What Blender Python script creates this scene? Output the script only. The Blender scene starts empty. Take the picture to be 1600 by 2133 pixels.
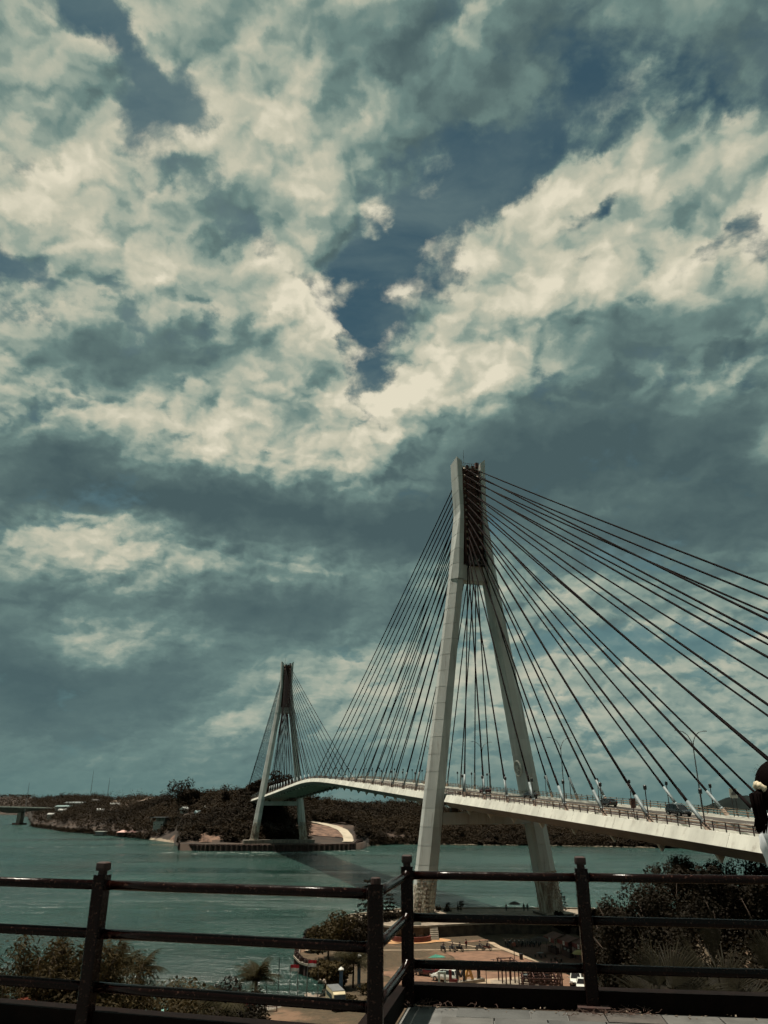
import bpy, bmesh, math, random
import numpy as np
from mathutils import Vector, Matrix, Euler

random.seed(7)
rng = np.random.default_rng(7)
SC = bpy.context.scene
COL = SC.collection
R = math.radians

# ------------------------------------------------------------------ camera
CAM_Z = 28.0
cam_data = bpy.data.cameras.new("camera")
cam = bpy.data.objects.new("camera", cam_data)
COL.objects.link(cam)
cam.location = (0, 0, CAM_Z)
cam.rotation_euler = (R(90 + 21.593), 0, 0)
cam_data.sensor_fit = 'HORIZONTAL'
cam_data.sensor_width = 36.0
cam_data.lens = 36.0 * 1540.0 / 1600.0
cam_data.clip_start = 0.1
cam_data.clip_end = 60000.0
SC.camera = cam
SC.view_settings.view_transform = 'Standard'
SC.view_settings.look = 'None'
SC.view_settings.exposure = 0.4
SC.view_settings.gamma = 1.0
SC.view_settings.use_curve_mapping = False
SC.cycles.max_bounces = 6
SC.cycles.diffuse_bounces = 3
SC.cycles.glossy_bounces = 3
SC.cycles.transmission_bounces = 4
SC.cycles.volume_bounces = 0
SC.cycles.use_denoising = True
SC.cycles.use_adaptive_sampling = True
SC.cycles.adaptive_threshold = 0.03
SC.cycles.adaptive_min_samples = 8
SC.cycles.caustics_reflective = False
SC.cycles.caustics_refractive = False

# ------------------------------------------------------------------ sun
SUN_EL, SUN_AZ = 78.5, -80.0          # azimuth measured from +y towards +x
sd = Vector((math.sin(R(SUN_AZ)) * math.cos(R(SUN_EL)), math.cos(R(SUN_AZ)) * math.cos(R(SUN_EL)), math.sin(R(SUN_EL))))
sun_l = bpy.data.lights.new("sun", 'SUN')
sun_l.energy = 5.0
sun_l.angle = R(0.5)
sun_l.color = (1.0, 0.92, 0.78)
sun_o = bpy.data.objects.new("sun", sun_l)
COL.objects.link(sun_o)
sun_o.location = (0, 0, 200)
sun_o.rotation_euler = sd.to_track_quat('Z', 'Y').to_euler()
# cloud masses of the day's sky: azimuth, elevation, half width, half height, tilt (degrees), weight
CLOUD_COVER = [
    (-32.3,50.4,3.5,2,0,-0.36),(-29.6,51.4,2.7,1.5,0,-0.2),(-22.7,49.5,4,2.5,-20,-0.55),(-32.1,35.2,1.9,1.3,-20,-0.5),(17,47.4,13,3.2,14,-0.34),
    (31.9,45.4,7.9,3,15,-0.3),(5.7,43.6,7.2,3.4,-25,-0.34),(-3.8,43.7,4.1,3.1,0,-0.2),(-0.5,38.8,4.6,4.3,0,-0.55),(0.4,35.3,2.7,5.1,0,-0.45),
    (-0.4,31.4,2.6,4.4,0,-0.4),(-2.7,28.5,2.2,2.2,0,-0.45),(7.7,38.9,2.1,1.8,0,-0.45),(5.8,36.2,2.5,2.9,0,-0.45),(3.2,40.4,3.5,3.2,0,-0.3),
    (18.4,42.2,2.7,1,0,-0.45),(22.9,43.1,2.3,1.5,30,-0.4),(33.1,37.8,1.6,1.9,0,-0.45),(27.7,37.1,2,1,10,-0.35),(-17.3,30.4,1.4,0.9,0,-0.35),
    (33.2,42.1,1.8,0.9,0,-0.25),(-10,39.4,3.9,1.4,-20,-0.4),(-16.1,41.6,5.4,2,0,-0.15),(24.6,11,8,1.7,8,-0.5),(14,11.5,6.4,1.4,-8,-0.22),
    (17.5,6.3,14.4,4.5,0,0.2),(18.7,15.8,13.4,3.2,0,0.2),(3.8,14.8,4.4,1.8,0,-0.1),(-10.8,37.9,9.2,3.5,-8,0.35),(-4.8,34.2,4.7,6.5,0,0.35),
    (-1.2,43.7,3.8,1.6,15,0.42),(-7.2,40.7,4.5,1.6,10,0.36),(1.8,35.3,2.2,4,30,0.32),(6.7,37.6,2.1,3.2,0,0.1),(0.9,39.1,2.5,0.9,30,0.3),
    (-10.7,46.6,4.7,3.7,-30,0.45),(-8.2,45.6,3,2.4,0,0.15),(-12.5,48.8,4.2,1.3,40,0.4),(-27.9,48.9,6.7,2.1,10,0.35),(-25.3,52.3,3.3,1.5,-20,0.3),
    (-24.9,51,3,0.9,-30,0.3),(15.5,43.9,3.7,1.7,0,0.5),(9.7,40.7,5.2,2.1,20,0.45),(24.5,44.4,2.2,1.6,35,0.4),(29.3,42,6.9,2.8,0,0.4),
    (22.8,44.5,1.9,1,40,0.2),(15.5,37.4,9.7,5.6,0,0.3),(9.8,36.3,3.9,2.5,30,0.3),(29.3,36,7.1,3.9,0,0.2),(6.9,31.6,8.7,3.3,28,0.5),
    (3.4,28.8,5.2,3.3,25,0.35),(-31.2,43,5,2.5,0,0.25),(-30.3,33.8,4.5,2.6,0,0.3),(-6.2,27.6,5.2,3.3,0,0.25),(-20.6,17.4,18.2,7,0,0.3),
    (-17.8,8.9,16.6,7.6,0,0.35),(17.9,24.5,16,5.7,0,0.25),(-3.9,18.4,11.1,5.6,0,0.2),(-18.9,32.1,10.5,4.2,0,0.15),(0,52.4,16.6,5.1,-20,0.18),
    (-12.5,52.5,8.2,4.4,0,0.2),
]
CLOUD_LIGHT = [
    (-17,10.7,9.1,1.6,0,0.16),(-7,17.3,11.8,1.7,0,0.15),(-11.5,7.8,7.8,1.6,10,0.13),(-20.4,3.6,10,1.2,0,0.1),(-6.4,5.2,7.8,1.4,0,0.12),
    (18.7,21.5,5.7,1.8,20,0.12),(24.8,22.1,5.5,1.4,20,0.1),(-30,43,9.4,3.4,-10,0.26),(-33.5,42.9,4,2.1,0,0.22),(-23.9,45.2,5.4,1.9,0,0.2),
    (-30.2,40.8,8.2,3.5,0,0.24),(-28.7,38.1,8.4,2.9,0,0.2),(-15.4,51.9,8.2,7.5,0,0.13),(-12.7,54.1,4.9,3.7,0,0.12),(-27.9,48.9,7,2.4,10,0.26),
    (-25.3,52.3,3.6,1.8,-20,0.22),(-24,50.9,3.1,1.2,-30,0.14),(-11.8,47.7,5.6,2,35,0.34),(-10.3,46.7,5,2.7,-20,0.22),(-6.8,46,2,3,0,0.12),
    (-1,43.7,3.4,1.7,10,0.24),(-6.9,40.8,3.8,1.7,10,0.22),(-13,37.7,9.1,2.5,-4,0.42),(-20.3,36,6.2,2.4,0,0.3),(-6.3,37.3,5,2.9,-30,0.38),
    (-29.1,33.4,5.2,2.6,0,0.32),(-4.4,35.3,3.2,3.2,-40,0.2),(-3.5,32.8,2.2,5.1,0,0.2),(-31,30.9,2.9,3.9,0,0.2),(-20.5,29.8,7,1.7,0,0.16),
    (-6.8,30.9,5.8,3.7,0,0.26),(-23.9,27.1,8.9,2.4,0,0.32),(-16.3,27.2,8.6,2.9,0,0.28),(-10,28.5,6.2,3.6,0,0.2),(-30,27.9,3.6,1.6,0,0.2),
    (-30,24.5,1.3,1.3,0,0.3),(-12.1,24.7,4,1.8,0,0.24),(-3.3,24,5.9,2.2,0,0.44),(-6.6,26.5,5.2,2.2,0,0.2),(15.6,44.1,3.7,1.5,0,0.4),
    (9.2,40.8,5.2,2.1,20,0.4),(24.5,44.4,2.6,1.6,35,0.36),(28,41.4,8.3,3.8,0,0.36),(33,41.2,3.1,2.8,0,0.26),(17.1,39.2,9.6,4.1,0,0.34),
    (13.4,37.7,7,2.5,0,0.26),(21.7,36.7,5.8,2.4,15,0.36),(28.5,35.6,6.5,2,30,0.36),(32,36.2,1.9,2.2,0,0.2),(8.9,36.4,3.9,2.9,30,0.3),
    (6.4,31.6,9.5,2.6,28,0.5),(8.7,33.3,4.7,2.5,20,0.3),(3.4,28.8,6.6,3.7,25,0.36),(14,31.7,6.4,2.9,-10,0.26),(19.1,30.3,4.2,2.1,0,0.18),
    (29.6,30.7,3.3,1.6,20,0.3),(27.1,29.2,5,2.3,0,0.24),(24.1,28.4,4.8,2.1,0,0.12),(1.8,35.3,3.3,4.3,30,0.24),(29.1,25.4,2.7,2.7,0,0.12),
    (29.7,23.2,1.7,1.7,0,0.25),(-24.4,17.6,5.8,2.4,-4,0.36),(-21,17.3,6.6,2.1,0,0.3),(-17.7,17,6,2.1,0,0.22),(-10.9,18.9,7.3,1.8,0,0.18),
    (-4.6,17.1,3.7,1.5,0,0.22),(-26.6,15.3,4.3,2.3,0,0.16),(-23.3,10.6,3,1.9,0,0.38),(-17.8,11.8,3.5,2.5,20,0.26),(-22.6,12.3,7.5,1.4,0,0.2),
    (-14.3,11,1.8,1.1,-30,0.12),(-10.7,5.6,1.8,1.1,20,0.34),(-13,4.7,2.8,2.1,30,0.14),(-14.2,6.7,2.1,1.7,0,0.12),(-4,7.2,4.3,2.2,0,0.12),
    (-17.1,3,5.4,1.3,0,0.08),(-9.3,6.8,6,2.1,20,0.1),(6.8,14.7,8.1,5.1,0,0.14),(3.7,9.4,9.4,4,0,0.2),(18.7,16.2,10.6,2.5,10,0.14),
    (17.1,21.3,5,1.8,20,0.14),(22.2,21.4,3.8,1.4,20,0.14),(11.7,19.2,5.8,2.2,20,0.14),(20.4,13.2,10.4,1.7,-10,0.14),(18.7,7.9,14.4,3.1,0,0.2),
    (16.1,5,3.1,1.7,0,0.12),(22.8,2.9,9.8,1.6,0,0.1),(7.2,5.8,7.1,3.2,0,0.1),(27.4,51.5,12.5,3.9,0,-0.22),(26.1,47.1,9.4,2.5,15,-0.1),
    (-9.9,47.6,29.8,13.9,0,0.06),(-8.1,50.1,8.4,3.6,-10,-0.05),(-17.8,43.6,6.7,3.7,0,-0.18),(-16.5,41.6,5.8,2,0,-0.14),(-33.5,45.5,3.6,1.8,0,-0.14),
    (-24.1,38.6,10,1.7,0,-0.06),(-26.8,31.3,6,2.3,0,-0.3),(-12.2,35.1,6.8,2.5,0,-0.26),(-16.2,32.9,9.2,2.1,0,-0.18),(-22.7,31.1,6.9,2.1,0,-0.16),
    (-15.9,30.8,5.7,1.4,0,-0.1),(-28.8,27.1,3,1.3,0,-0.12),(-27.3,24.7,3.7,2,0,-0.24),(14.4,35.5,9.2,2.5,0,-0.22),(19.1,33.5,9.1,2.4,0,-0.18),
    (24.8,32.4,8.5,2,0,-0.2),(23.2,40.4,3.3,1.3,0,-0.14),(21.1,31.1,5.6,2.1,0,-0.12),(-18.3,21.5,14.9,3.6,0,-0.46),(-23.7,21.9,9,2.1,0,-0.18),
    (-7.1,20.9,13.3,3,0,-0.3),(0.8,20.7,9.7,4.5,0,-0.16),(14.1,24.9,15.2,5.1,10,-0.42),(25,23.4,12.3,5.1,0,-0.3),(12.4,27.9,9.4,2.9,10,-0.2),
    (27.4,19.6,8.7,4,0,-0.36),(19.7,18.5,7.8,2.5,0,-0.16),(6.4,21.7,7.4,4.8,0,-0.16),(-15,14.7,20,2.1,0,-0.3),(-26,11.7,3.7,4.7,0,-0.32),
    (-26.2,7.8,4.6,3.6,0,-0.22),(-21.6,8.1,6.1,2.7,0,-0.3),(-13.7,9.1,5.7,2.8,0,-0.26),(-11.2,12.7,7.2,3.3,0,-0.18),(-17.4,4.9,11.2,2.7,0,-0.3),
    (-5.7,13.3,9.5,3.3,0,-0.16),(-15,7.7,2.8,1.7,0,-0.1),(-12,4.7,2.1,1.4,0,-0.14),(-20.2,2.3,16.5,2,0,-0.14),(-1.9,14.8,7.4,3,0,-0.14),
    (-5.7,3.8,8.5,2.8,0,-0.04),(13.5,18,5.8,2.2,0,-0.1),(23.7,15.3,8.2,2.1,0,-0.1),(1.9,13.3,4.4,3.3,0,-0.06),
]

# ------------------------------------------------------------------ sky (world)
def srgb(r, g, b):
    f = lambda c: (c / 255 / 12.92) if c / 255 <= 0.04045 else ((c / 255 + 0.055) / 1.055) ** 2.4
    return (f(r), f(g), f(b))

WORLD = bpy.data.worlds.new("World")
SC.world = WORLD
WORLD.use_nodes = True
WORLD.cycles.sampling_method = 'MANUAL'
WORLD.cycles.sample_map_resolution = 512
SKY_STRENGTH = 0.076          # with the exposure of +0.4 the colours below show as they are named

class NT:
    """A short way to write node trees."""
    def __init__(self, tree):
        self.t = tree
        tree.nodes.clear()
    def n(self, kind, **kw):
        nd = self.t.nodes.new(kind)
        for k, v in kw.items():
            setattr(nd, k, v)
        return nd
    def link(self, a, b):
        self.t.links.new(a, b)
    def put(self, sock, v):
        if isinstance(v, bpy.types.NodeSocket):
            self.t.links.new(v, sock)
        else:
            sock.default_value = v
    def math(self, op, a, b=None, c=None, clamp=False):
        nd = self.n('ShaderNodeMath', operation=op, use_clamp=clamp)
        for i, v in enumerate((a, b, c)):
            if v is not None:
                self.put(nd.inputs[i], v)
        return nd.outputs[0]
    def vmath(self, op, a, b=None, c=None, out=0):
        nd = self.n('ShaderNodeVectorMath', operation=op)
        for i, v in enumerate((a, b, c)):
            if v is not None:
                if op == 'SCALE' and i == 1:
                    self.put(nd.inputs['Scale'], v)
                else:
                    self.put(nd.inputs[i], v)
        return nd.outputs[out]
    def noise(self, vec, scale, detail=4, rough=0.55, dist=0.0, lac=2.0, color=False, dims='3D'):
        nd = self.n('ShaderNodeTexNoise', noise_dimensions=dims)
        if vec is not None:
            self.link(vec, nd.inputs['Vector'])
        nd.inputs['Scale'].default_value = scale
        nd.inputs['Detail'].default_value = detail
        nd.inputs['Roughness'].default_value = rough
        nd.inputs['Lacunarity'].default_value = lac
        nd.inputs['Distortion'].default_value = dist
        return nd.outputs['Color' if color else 0]
    def ramp(self, fac, stops, interp='LINEAR'):
        nd = self.n('ShaderNodeValToRGB')
        cr = nd.color_ramp
        cr.interpolation = interp
        while len(cr.elements) < len(stops):
            cr.elements.new(0.5)
        for e, (p, c) in zip(cr.elements, stops):
            e.position = p
            e.color = (*c, 1) if len(c) == 3 else c
        self.put(nd.inputs[0], fac)
        return nd.outputs[0]
    def mix(self, fac, a, b, blend='MIX'):
        nd = self.n('ShaderNodeMix', data_type='RGBA', blend_type=blend)
        self.put(nd.inputs[0], fac)
        for s, v in ((nd.inputs[6], a), (nd.inputs[7], b)):
            if isinstance(v, tuple) and len(v) == 3:
                v = (*v, 1)
            self.put(s, v)
        return nd.outputs[2]
    def maprange(self, v, a, b, c=0.0, d=1.0, smooth=True):
        nd = self.n('ShaderNodeMapRange', interpolation_type='SMOOTHSTEP' if smooth else 'LINEAR')
        self.put(nd.inputs[0], v)
        for i, q in enumerate((a, b, c, d)):
            nd.inputs[i + 1].default_value = q
        return nd.outputs[0]

def build_sky():
    w = NT(WORLD.node_tree)
    d = w.n('ShaderNodeTexCoord').outputs['Generated']
    d = w.vmath('NORMALIZE', d)
    sep = w.n('ShaderNodeSeparateXYZ')
    w.link(d, sep.inputs[0])
    dz = sep.outputs[2]
    # cloud sheet coordinates: clouds flatten towards the horizon
    zz = w.math('MAXIMUM', w.math('ADD', dz, 0.42), 0.1)
    p = w.vmath('SCALE', d, w.math('DIVIDE', 1.0, zz))
    # billowing displacement of the cloud masses
    n1 = w.noise(p, 3.6, 3, 0.5, color=True, dims='2D')
    n2 = w.noise(p, 11.0, 6, 0.6, color=True, dims='2D')
    wv = w.vmath('ADD', w.vmath('SCALE', w.vmath('SUBTRACT', n1, (0.5, 0.5, 0.5)), 0.10),
                 w.vmath('SCALE', w.vmath('SUBTRACT', n2, (0.5, 0.5, 0.5)), 0.085))
    dw = w.vmath('ADD', d, wv)
    wv2 = w.vmath('ADD', w.vmath('SCALE', w.vmath('SUBTRACT', n1, (0.5, 0.5, 0.5)), 0.055),
                  w.vmath('SCALE', w.vmath('SUBTRACT', n2, (0.5, 0.5, 0.5)), 0.055))
    dl = w.vmath('ADD', d, wv2)

    def field(rows, vec, acc, gain):
        for az, el, ra, rb, rot, wt in rows:
            c = Vector((math.sin(R(az)) * math.cos(R(el)), math.cos(R(az)) * math.cos(R(el)), math.sin(R(el))))
            right = Vector((math.cos(R(az)), -math.sin(R(az)), 0))
            up = c.cross(right) * -1
            if up.z < 0:
                up = -up
            a = right * math.cos(R(rot)) + up * math.sin(R(rot))
            b = -right * math.sin(R(rot)) + up * math.cos(R(rot))
            nrm = a.cross(b)
            m = Matrix((a, b, nrm)).transposed()
            mp = w.n('ShaderNodeMapping', vector_type='TEXTURE')
            w.link(vec, mp.inputs['Vector'])
            mp.inputs['Location'].default_value = c
            mp.inputs['Rotation'].default_value = m.to_euler('XYZ')
            mp.inputs['Scale'].default_value = (R(ra) * 1.75, R(rb) * 1.75, 1.0)
            g = w.n('ShaderNodeTexGradient', gradient_type='SPHERICAL')
            w.link(mp.outputs[0], g.inputs[0])
            s = w.maprange(g.outputs['Fac'], 0.0, 1.0)
            acc = w.math('MULTIPLY_ADD', s, wt * gain, acc)
        return acc

    big = w.noise(p, 1.7, 3, 0.5, dims='2D')
    fine = w.noise(p, 7.5, 11, 0.64, 0.2, dims='2D')
    half = lambda v: w.math('SUBTRACT', v, 0.5)

    def puffs(vec, scale, detail):
        nd = w.n('ShaderNodeTexVoronoi', feature='SMOOTH_F1', voronoi_dimensions='2D')
        w.link(vec, nd.inputs['Vector'])
        nd.inputs['Scale'].default_value = scale
        nd.inputs['Detail'].default_value = detail
        nd.inputs['Roughness'].default_value = 0.55
        nd.inputs['Lacunarity'].default_value = 2.2
        nd.inputs['Smoothness'].default_value = 0.45
        return nd.outputs['Distance']
    # billows sampled here and a little nearer the sun: the difference lights tops and shades bases
    pw = w.vmath('ADD', p, w.vmath('SCALE', w.vmath('SUBTRACT', n2, (0.5, 0.5, 0.5)), 0.07))
    radial = w.vmath('NORMALIZE', w.vmath('MULTIPLY', d, (1, 1, 0)))
    toward = w.vmath('ADD', w.vmath('SCALE', radial, -1.0), (-0.6, 0.1, 0.0))
    vA = puffs(pw, 5.5, 3)
    vB = puffs(w.vmath('ADD', pw, w.vmath('SCALE', toward, 0.034)), 5.5, 2)
    sA = puffs(pw, 15.0, 2)
    sB = puffs(w.vmath('ADD', pw, w.vmath('SCALE', toward, 0.013)), 15.0, 2)
    nA = w.noise(p, 4.0, 8, 0.58, dims='2D')
    nB = w.noise(w.vmath('ADD', p, w.vmath('SCALE', toward, 0.05)), 4.0, 6, 0.58, dims='2D')
    relief = w.math('ADD', w.math('MULTIPLY', w.math('SUBTRACT', vB, vA), 0.80), w.math('MULTIPLY', w.math('SUBTRACT', nA, nB), 0.45))
    relief = w.math('MULTIPLY_ADD', w.math('SUBTRACT', sB, sA), 0.34, relief)

    cov = w.math('MULTIPLY_ADD', half(big), 0.45, 0.93)
    cov = field(CLOUD_COVER, dw, cov, 1.0)
    cov = w.math('MULTIPLY_ADD', half(fine), 1.30, cov)
    cov = w.math('MULTIPLY_ADD', w.math('SUBTRACT', 0.62, vA), 0.60, cov)
    cov = w.math('MULTIPLY_ADD', w.math('SUBTRACT', 0.60, sA), 0.22, cov)
    alpha = w.maprange(cov, 0.34, 0.78)
    # low in the sky the clouds run together into a soft layer
    alpha = w.math('ADD', alpha, w.math('MULTIPLY', w.math('SUBTRACT', 0.82, alpha), w.maprange(dz, 0.06, 0.36, 0.72, 0.0)))
    # high thin veil drawn out across the open sky
    veil = w.noise(w.vmath('MULTIPLY', w.vmath('ADD', p, w.vmath('SCALE', n1, 0.12)), (1.5, 2.6, 1.0)), 1.6, 7, 0.6, 0.0, dims='2D')

    bri = w.math('MULTIPLY_ADD', half(big), 0.25, 0.46)
    bri = field(CLOUD_LIGHT, dl, bri, 0.66)
    soft = w.math('MULTIPLY', w.maprange(dz, 0.08, 0.42, 0.40, 1.0), w.maprange(bri, 0.10, 0.66, 0.22, 1.0))
    bri = w.math('MULTIPLY_ADD', relief, soft, bri)
    core = w.maprange(cov, 0.70, 1.35, 1.0, 0.50)
    bri = w.math('MULTIPLY_ADD', half(fine), w.math('MULTIPLY', core, 0.34), bri)
    # thin edges let the light through and glow
    rim = w.math('MULTIPLY', w.maprange(cov, 0.50, 0.74), w.maprange(cov, 0.74, 1.10, 1.0, 0.0))
    bri = w.math('MULTIPLY_ADD', rim, w.maprange(bri, 0.25, 0.7, 0.0, 0.12), bri)
    # highlights roll off instead of clipping
    bri = w.math('SUBTRACT', bri, w.math('MULTIPLY', w.math('MAXIMUM', w.math('SUBTRACT', bri, 0.66), 0.0), 0.25))
    lit = lambda r, g, b: tuple(c / 0.1 for c in srgb(r, g, b))
    cloud = w.ramp(bri, [(0.0, lit(72, 92, 95)), (0.20, lit(86, 107, 107)), (0.42, lit(109, 133, 128)),
                         (0.62, lit(150, 164, 151)), (0.82, lit(196, 194, 173)), (1.0, lit(226, 219, 196))])
    # clear air between the clouds
    sky = w.n('ShaderNodeTexSky', sky_type='NISHITA')
    sky.sun_disc = False
    sky.sun_elevation = R(SUN_EL)
    sky.sun_rotation = R(SUN_AZ)
    sky.altitude = 0
    sky.air_density = 1.0
    sky.dust_density = 1.0
    sky.ozone_density = 1.0
    graded = w.mix(1.0, sky.outputs[0], SKY_TINT, 'MULTIPLY')
    graded = w.mix(w.maprange(veil, 0.30, 0.74, 0.04, 0.66), graded, lit(118, 138, 135))
    graded = w.mix(w.maprange(dz, 0.05, 0.48, 0.8, 0.0), graded, lit(102, 139, 142))
    col = w.mix(alpha, graded, cloud)
    # distant murk along the horizon
    hz = w.maprange(dz, 0.0, 0.085, 1.0, 0.0)
    col = w.mix(w.math('MULTIPLY', hz, 0.75), col, lit(92, 121, 119))
    bg = w.n('ShaderNodeBackground')
    bg.inputs['Strength'].default_value = SKY_STRENGTH
    w.link(col, bg.inputs['Color'])
    out = w.n('ShaderNodeOutputWorld')
    w.link(bg.outputs[0], out.inputs['Surface'])

SKY_TINT = (0.22, 0.36, 0.31)
build_sky()

# ------------------------------------------------------------------ helpers
class MB:
    """Collects boxes, tubes and faces; build() links them as ONE mesh object."""
    def __init__(self):
        self.v, self.f, self.m = [], [], []
        self.mi = 0
        self.n = 0
    def add(self, verts, faces):
        o = self.n
        self.v.extend([tuple(p) for p in verts])
        self.n += len(verts)
        self.f.extend([tuple(o + i for i in q) for q in faces])
        self.m.extend([self.mi] * len(faces))
        return self
    def box(self, c, s, rz=0.0, M=None):
        x, y, z = s[0] / 2, s[1] / 2, s[2] / 2
        P = [Vector(p) for p in ((-x, -y, -z), (x, -y, -z), (x, y, -z), (-x, y, -z), (-x, -y, z), (x, -y, z), (x, y, z), (-x, y, z))]
        if M is None:
            M = Matrix.Rotation(rz, 3, 'Z') if rz else None
        if M is not None:
            P = [M @ p for p in P]
        c = Vector(c)
        return self.add([p + c for p in P], [(3, 2, 1, 0), (4, 5, 6, 7), (0, 1, 5, 4), (1, 2, 6, 5), (2, 3, 7, 6), (3, 0, 4, 7)])
    def loft(self, rings, cap=True, close=True):
        n = len(rings[0])
        V = [p for r in rings for p in r]
        F = []
        for i in range(len(rings) - 1):
            for j in range(n if close else n - 1):
                k = (j + 1) % n
                F.append((i * n + j, i * n + k, (i + 1) * n + k, (i + 1) * n + j))
        if cap:
            F.append(tuple(reversed(range(n))))
            F.append(tuple(range((len(rings) - 1) * n, len(rings) * n)))
        return self.add(V, F)
    def tube(self, path, r, n=8, cap=True):
        path = [Vector(p) for p in path]
        rs = r if isinstance(r, (list, tuple)) else [r] * len(path)
        rings = []
        ref = None
        for i, p in enumerate(path):
            a = path[max(i - 1, 0)]
            b = path[min(i + 1, len(path) - 1)]
            t = (b - a).normalized()
            if ref is None:
                ref = Vector((0, 0, 1)) if abs(t.z) < 0.95 else Vector((1, 0, 0))
            u = t.cross(ref)
            if u.length < 1e-5:
                u = t.cross(Vector((1, 0.3, 0)))
            u.normalize()
            w = u.cross(t)
            ref = w
            rings.append([p + (u * math.cos(2 * math.pi * k / n) + w * math.sin(2 * math.pi * k / n)) * rs[i] for k in range(n)])
        return self.loft(rings, cap)
    def prism(self, poly, z0, z1, xf=None):
        ra = [Vector((x, y, z0)) for x, y in poly]
        rb = [Vector((x, y, z1)) for x, y in poly]
        if xf:
            ra = [xf(p) for p in ra]
            rb = [xf(p) for p in rb]
        return self.loft([ra, rb])
    def lathe(self, prof, c=(0, 0, 0), n=12):
        c = Vector(c)
        return self.loft([[c + Vector((r * math.cos(2 * math.pi * k / n), r * math.sin(2 * math.pi * k / n), z)) for k in range(n)] for r, z in prof])
    def ell(self, c, s, n=10, m=6, M=None):
        c = Vector(c)
        rings = []
        for i in range(m + 1):
            th = math.pi * (i / m) if 0 < i < m else (0.04 if i == 0 else math.pi - 0.04)
            rr = []
            for k in range(n):
                q = Vector((math.sin(th) * math.cos(2 * math.pi * k / n) * s[0], math.sin(th) * math.sin(2 * math.pi * k / n) * s[1], -math.cos(th) * s[2]))
                rr.append(c + (M @ q if M is not None else q))
            rings.append(rr)
        return self.loft(rings)
    def mesh(self, name, mats, smooth=False):
        me = bpy.data.meshes.new(name)
        me.from_pydata(self.v, [], self.f)
        for m in (mats if isinstance(mats, (list, tuple)) else [mats]):
            me.materials.append(m)
        if any(self.m):
            me.polygons.foreach_set('material_index', self.m)
        if smooth:
            me.polygons.foreach_set('use_smooth', [True] * len(me.polygons))
        me.update()
        return me
    def build(self, name, mats, parent=None, smooth=False, loc=None, rz=None):
        o = bpy.data.objects.new(name, self.mesh(name, mats, smooth))
        COL.objects.link(o)
        o.parent = parent
        if loc is not None:
            o.location = loc
        if rz is not None:
            o.rotation_euler = (0, 0, rz)
        return o

def put(name, me, parent=None, loc=None, rot=None, scale=None):
    o = bpy.data.objects.new(name, me)
    COL.objects.link(o)
    o.parent = parent
    if loc is not None:
        o.location = loc
    if rot is not None:
        o.rotation_euler = rot
    if scale is not None:
        o.scale = scale
    return o

def tag(o, label=None, cat=None, group=None, kind=None):
    if label: o['label'] = label
    if cat: o['category'] = cat
    if group: o['group'] = group
    if kind: o['kind'] = kind
    return o

def thing(name, label, cat, loc=(0, 0, 0), rz=0.0, group=None):
    o = bpy.data.objects.new(name, None)
    o.empty_display_size = 0.2
    COL.objects.link(o)
    o.location = loc
    o.rotation_euler = (0, 0, rz)
    return tag(o, label, cat, group)

def copy_tree(o, parent=None):
    c = o.copy()
    COL.objects.link(c)
    c.parent = parent
    for ch in list(o.children):
        copy_tree(ch, c)
    return c

def mesh_np(name, V, F, mats, midx=None, smooth=False, tint=None):
    """Large meshes straight from arrays: V (n,3), F (m,k) with k corners each."""
    me = bpy.data.meshes.new(name)
    V = np.asarray(V, dtype=np.float32)
    F = np.asarray(F, dtype=np.int32)
    k = F.shape[1]
    me.vertices.add(len(V))
    me.vertices.foreach_set('co', V.ravel())
    me.loops.add(F.size)
    me.loops.foreach_set('vertex_index', F.ravel())
    me.polygons.add(len(F))
    me.polygons.foreach_set('loop_start', np.arange(0, F.size, k, dtype=np.int32))
    me.polygons.foreach_set('loop_total', np.full(len(F), k, dtype=np.int32))
    for m in (mats if isinstance(mats, (list, tuple)) else [mats]):
        me.materials.append(m)
    if midx is not None:
        me.polygons.foreach_set('material_index', np.asarray(midx, dtype=np.int32))
    if smooth:
        me.polygons.foreach_set('use_smooth', np.ones(len(F), dtype=bool))
    if tint is not None:
        a = me.attributes.new('tint', 'FLOAT', 'FACE')
        a.data.foreach_set('value', np.asarray(tint, dtype=np.float32))
    me.update(calc_edges=True)
    me.validate()
    return me

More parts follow.
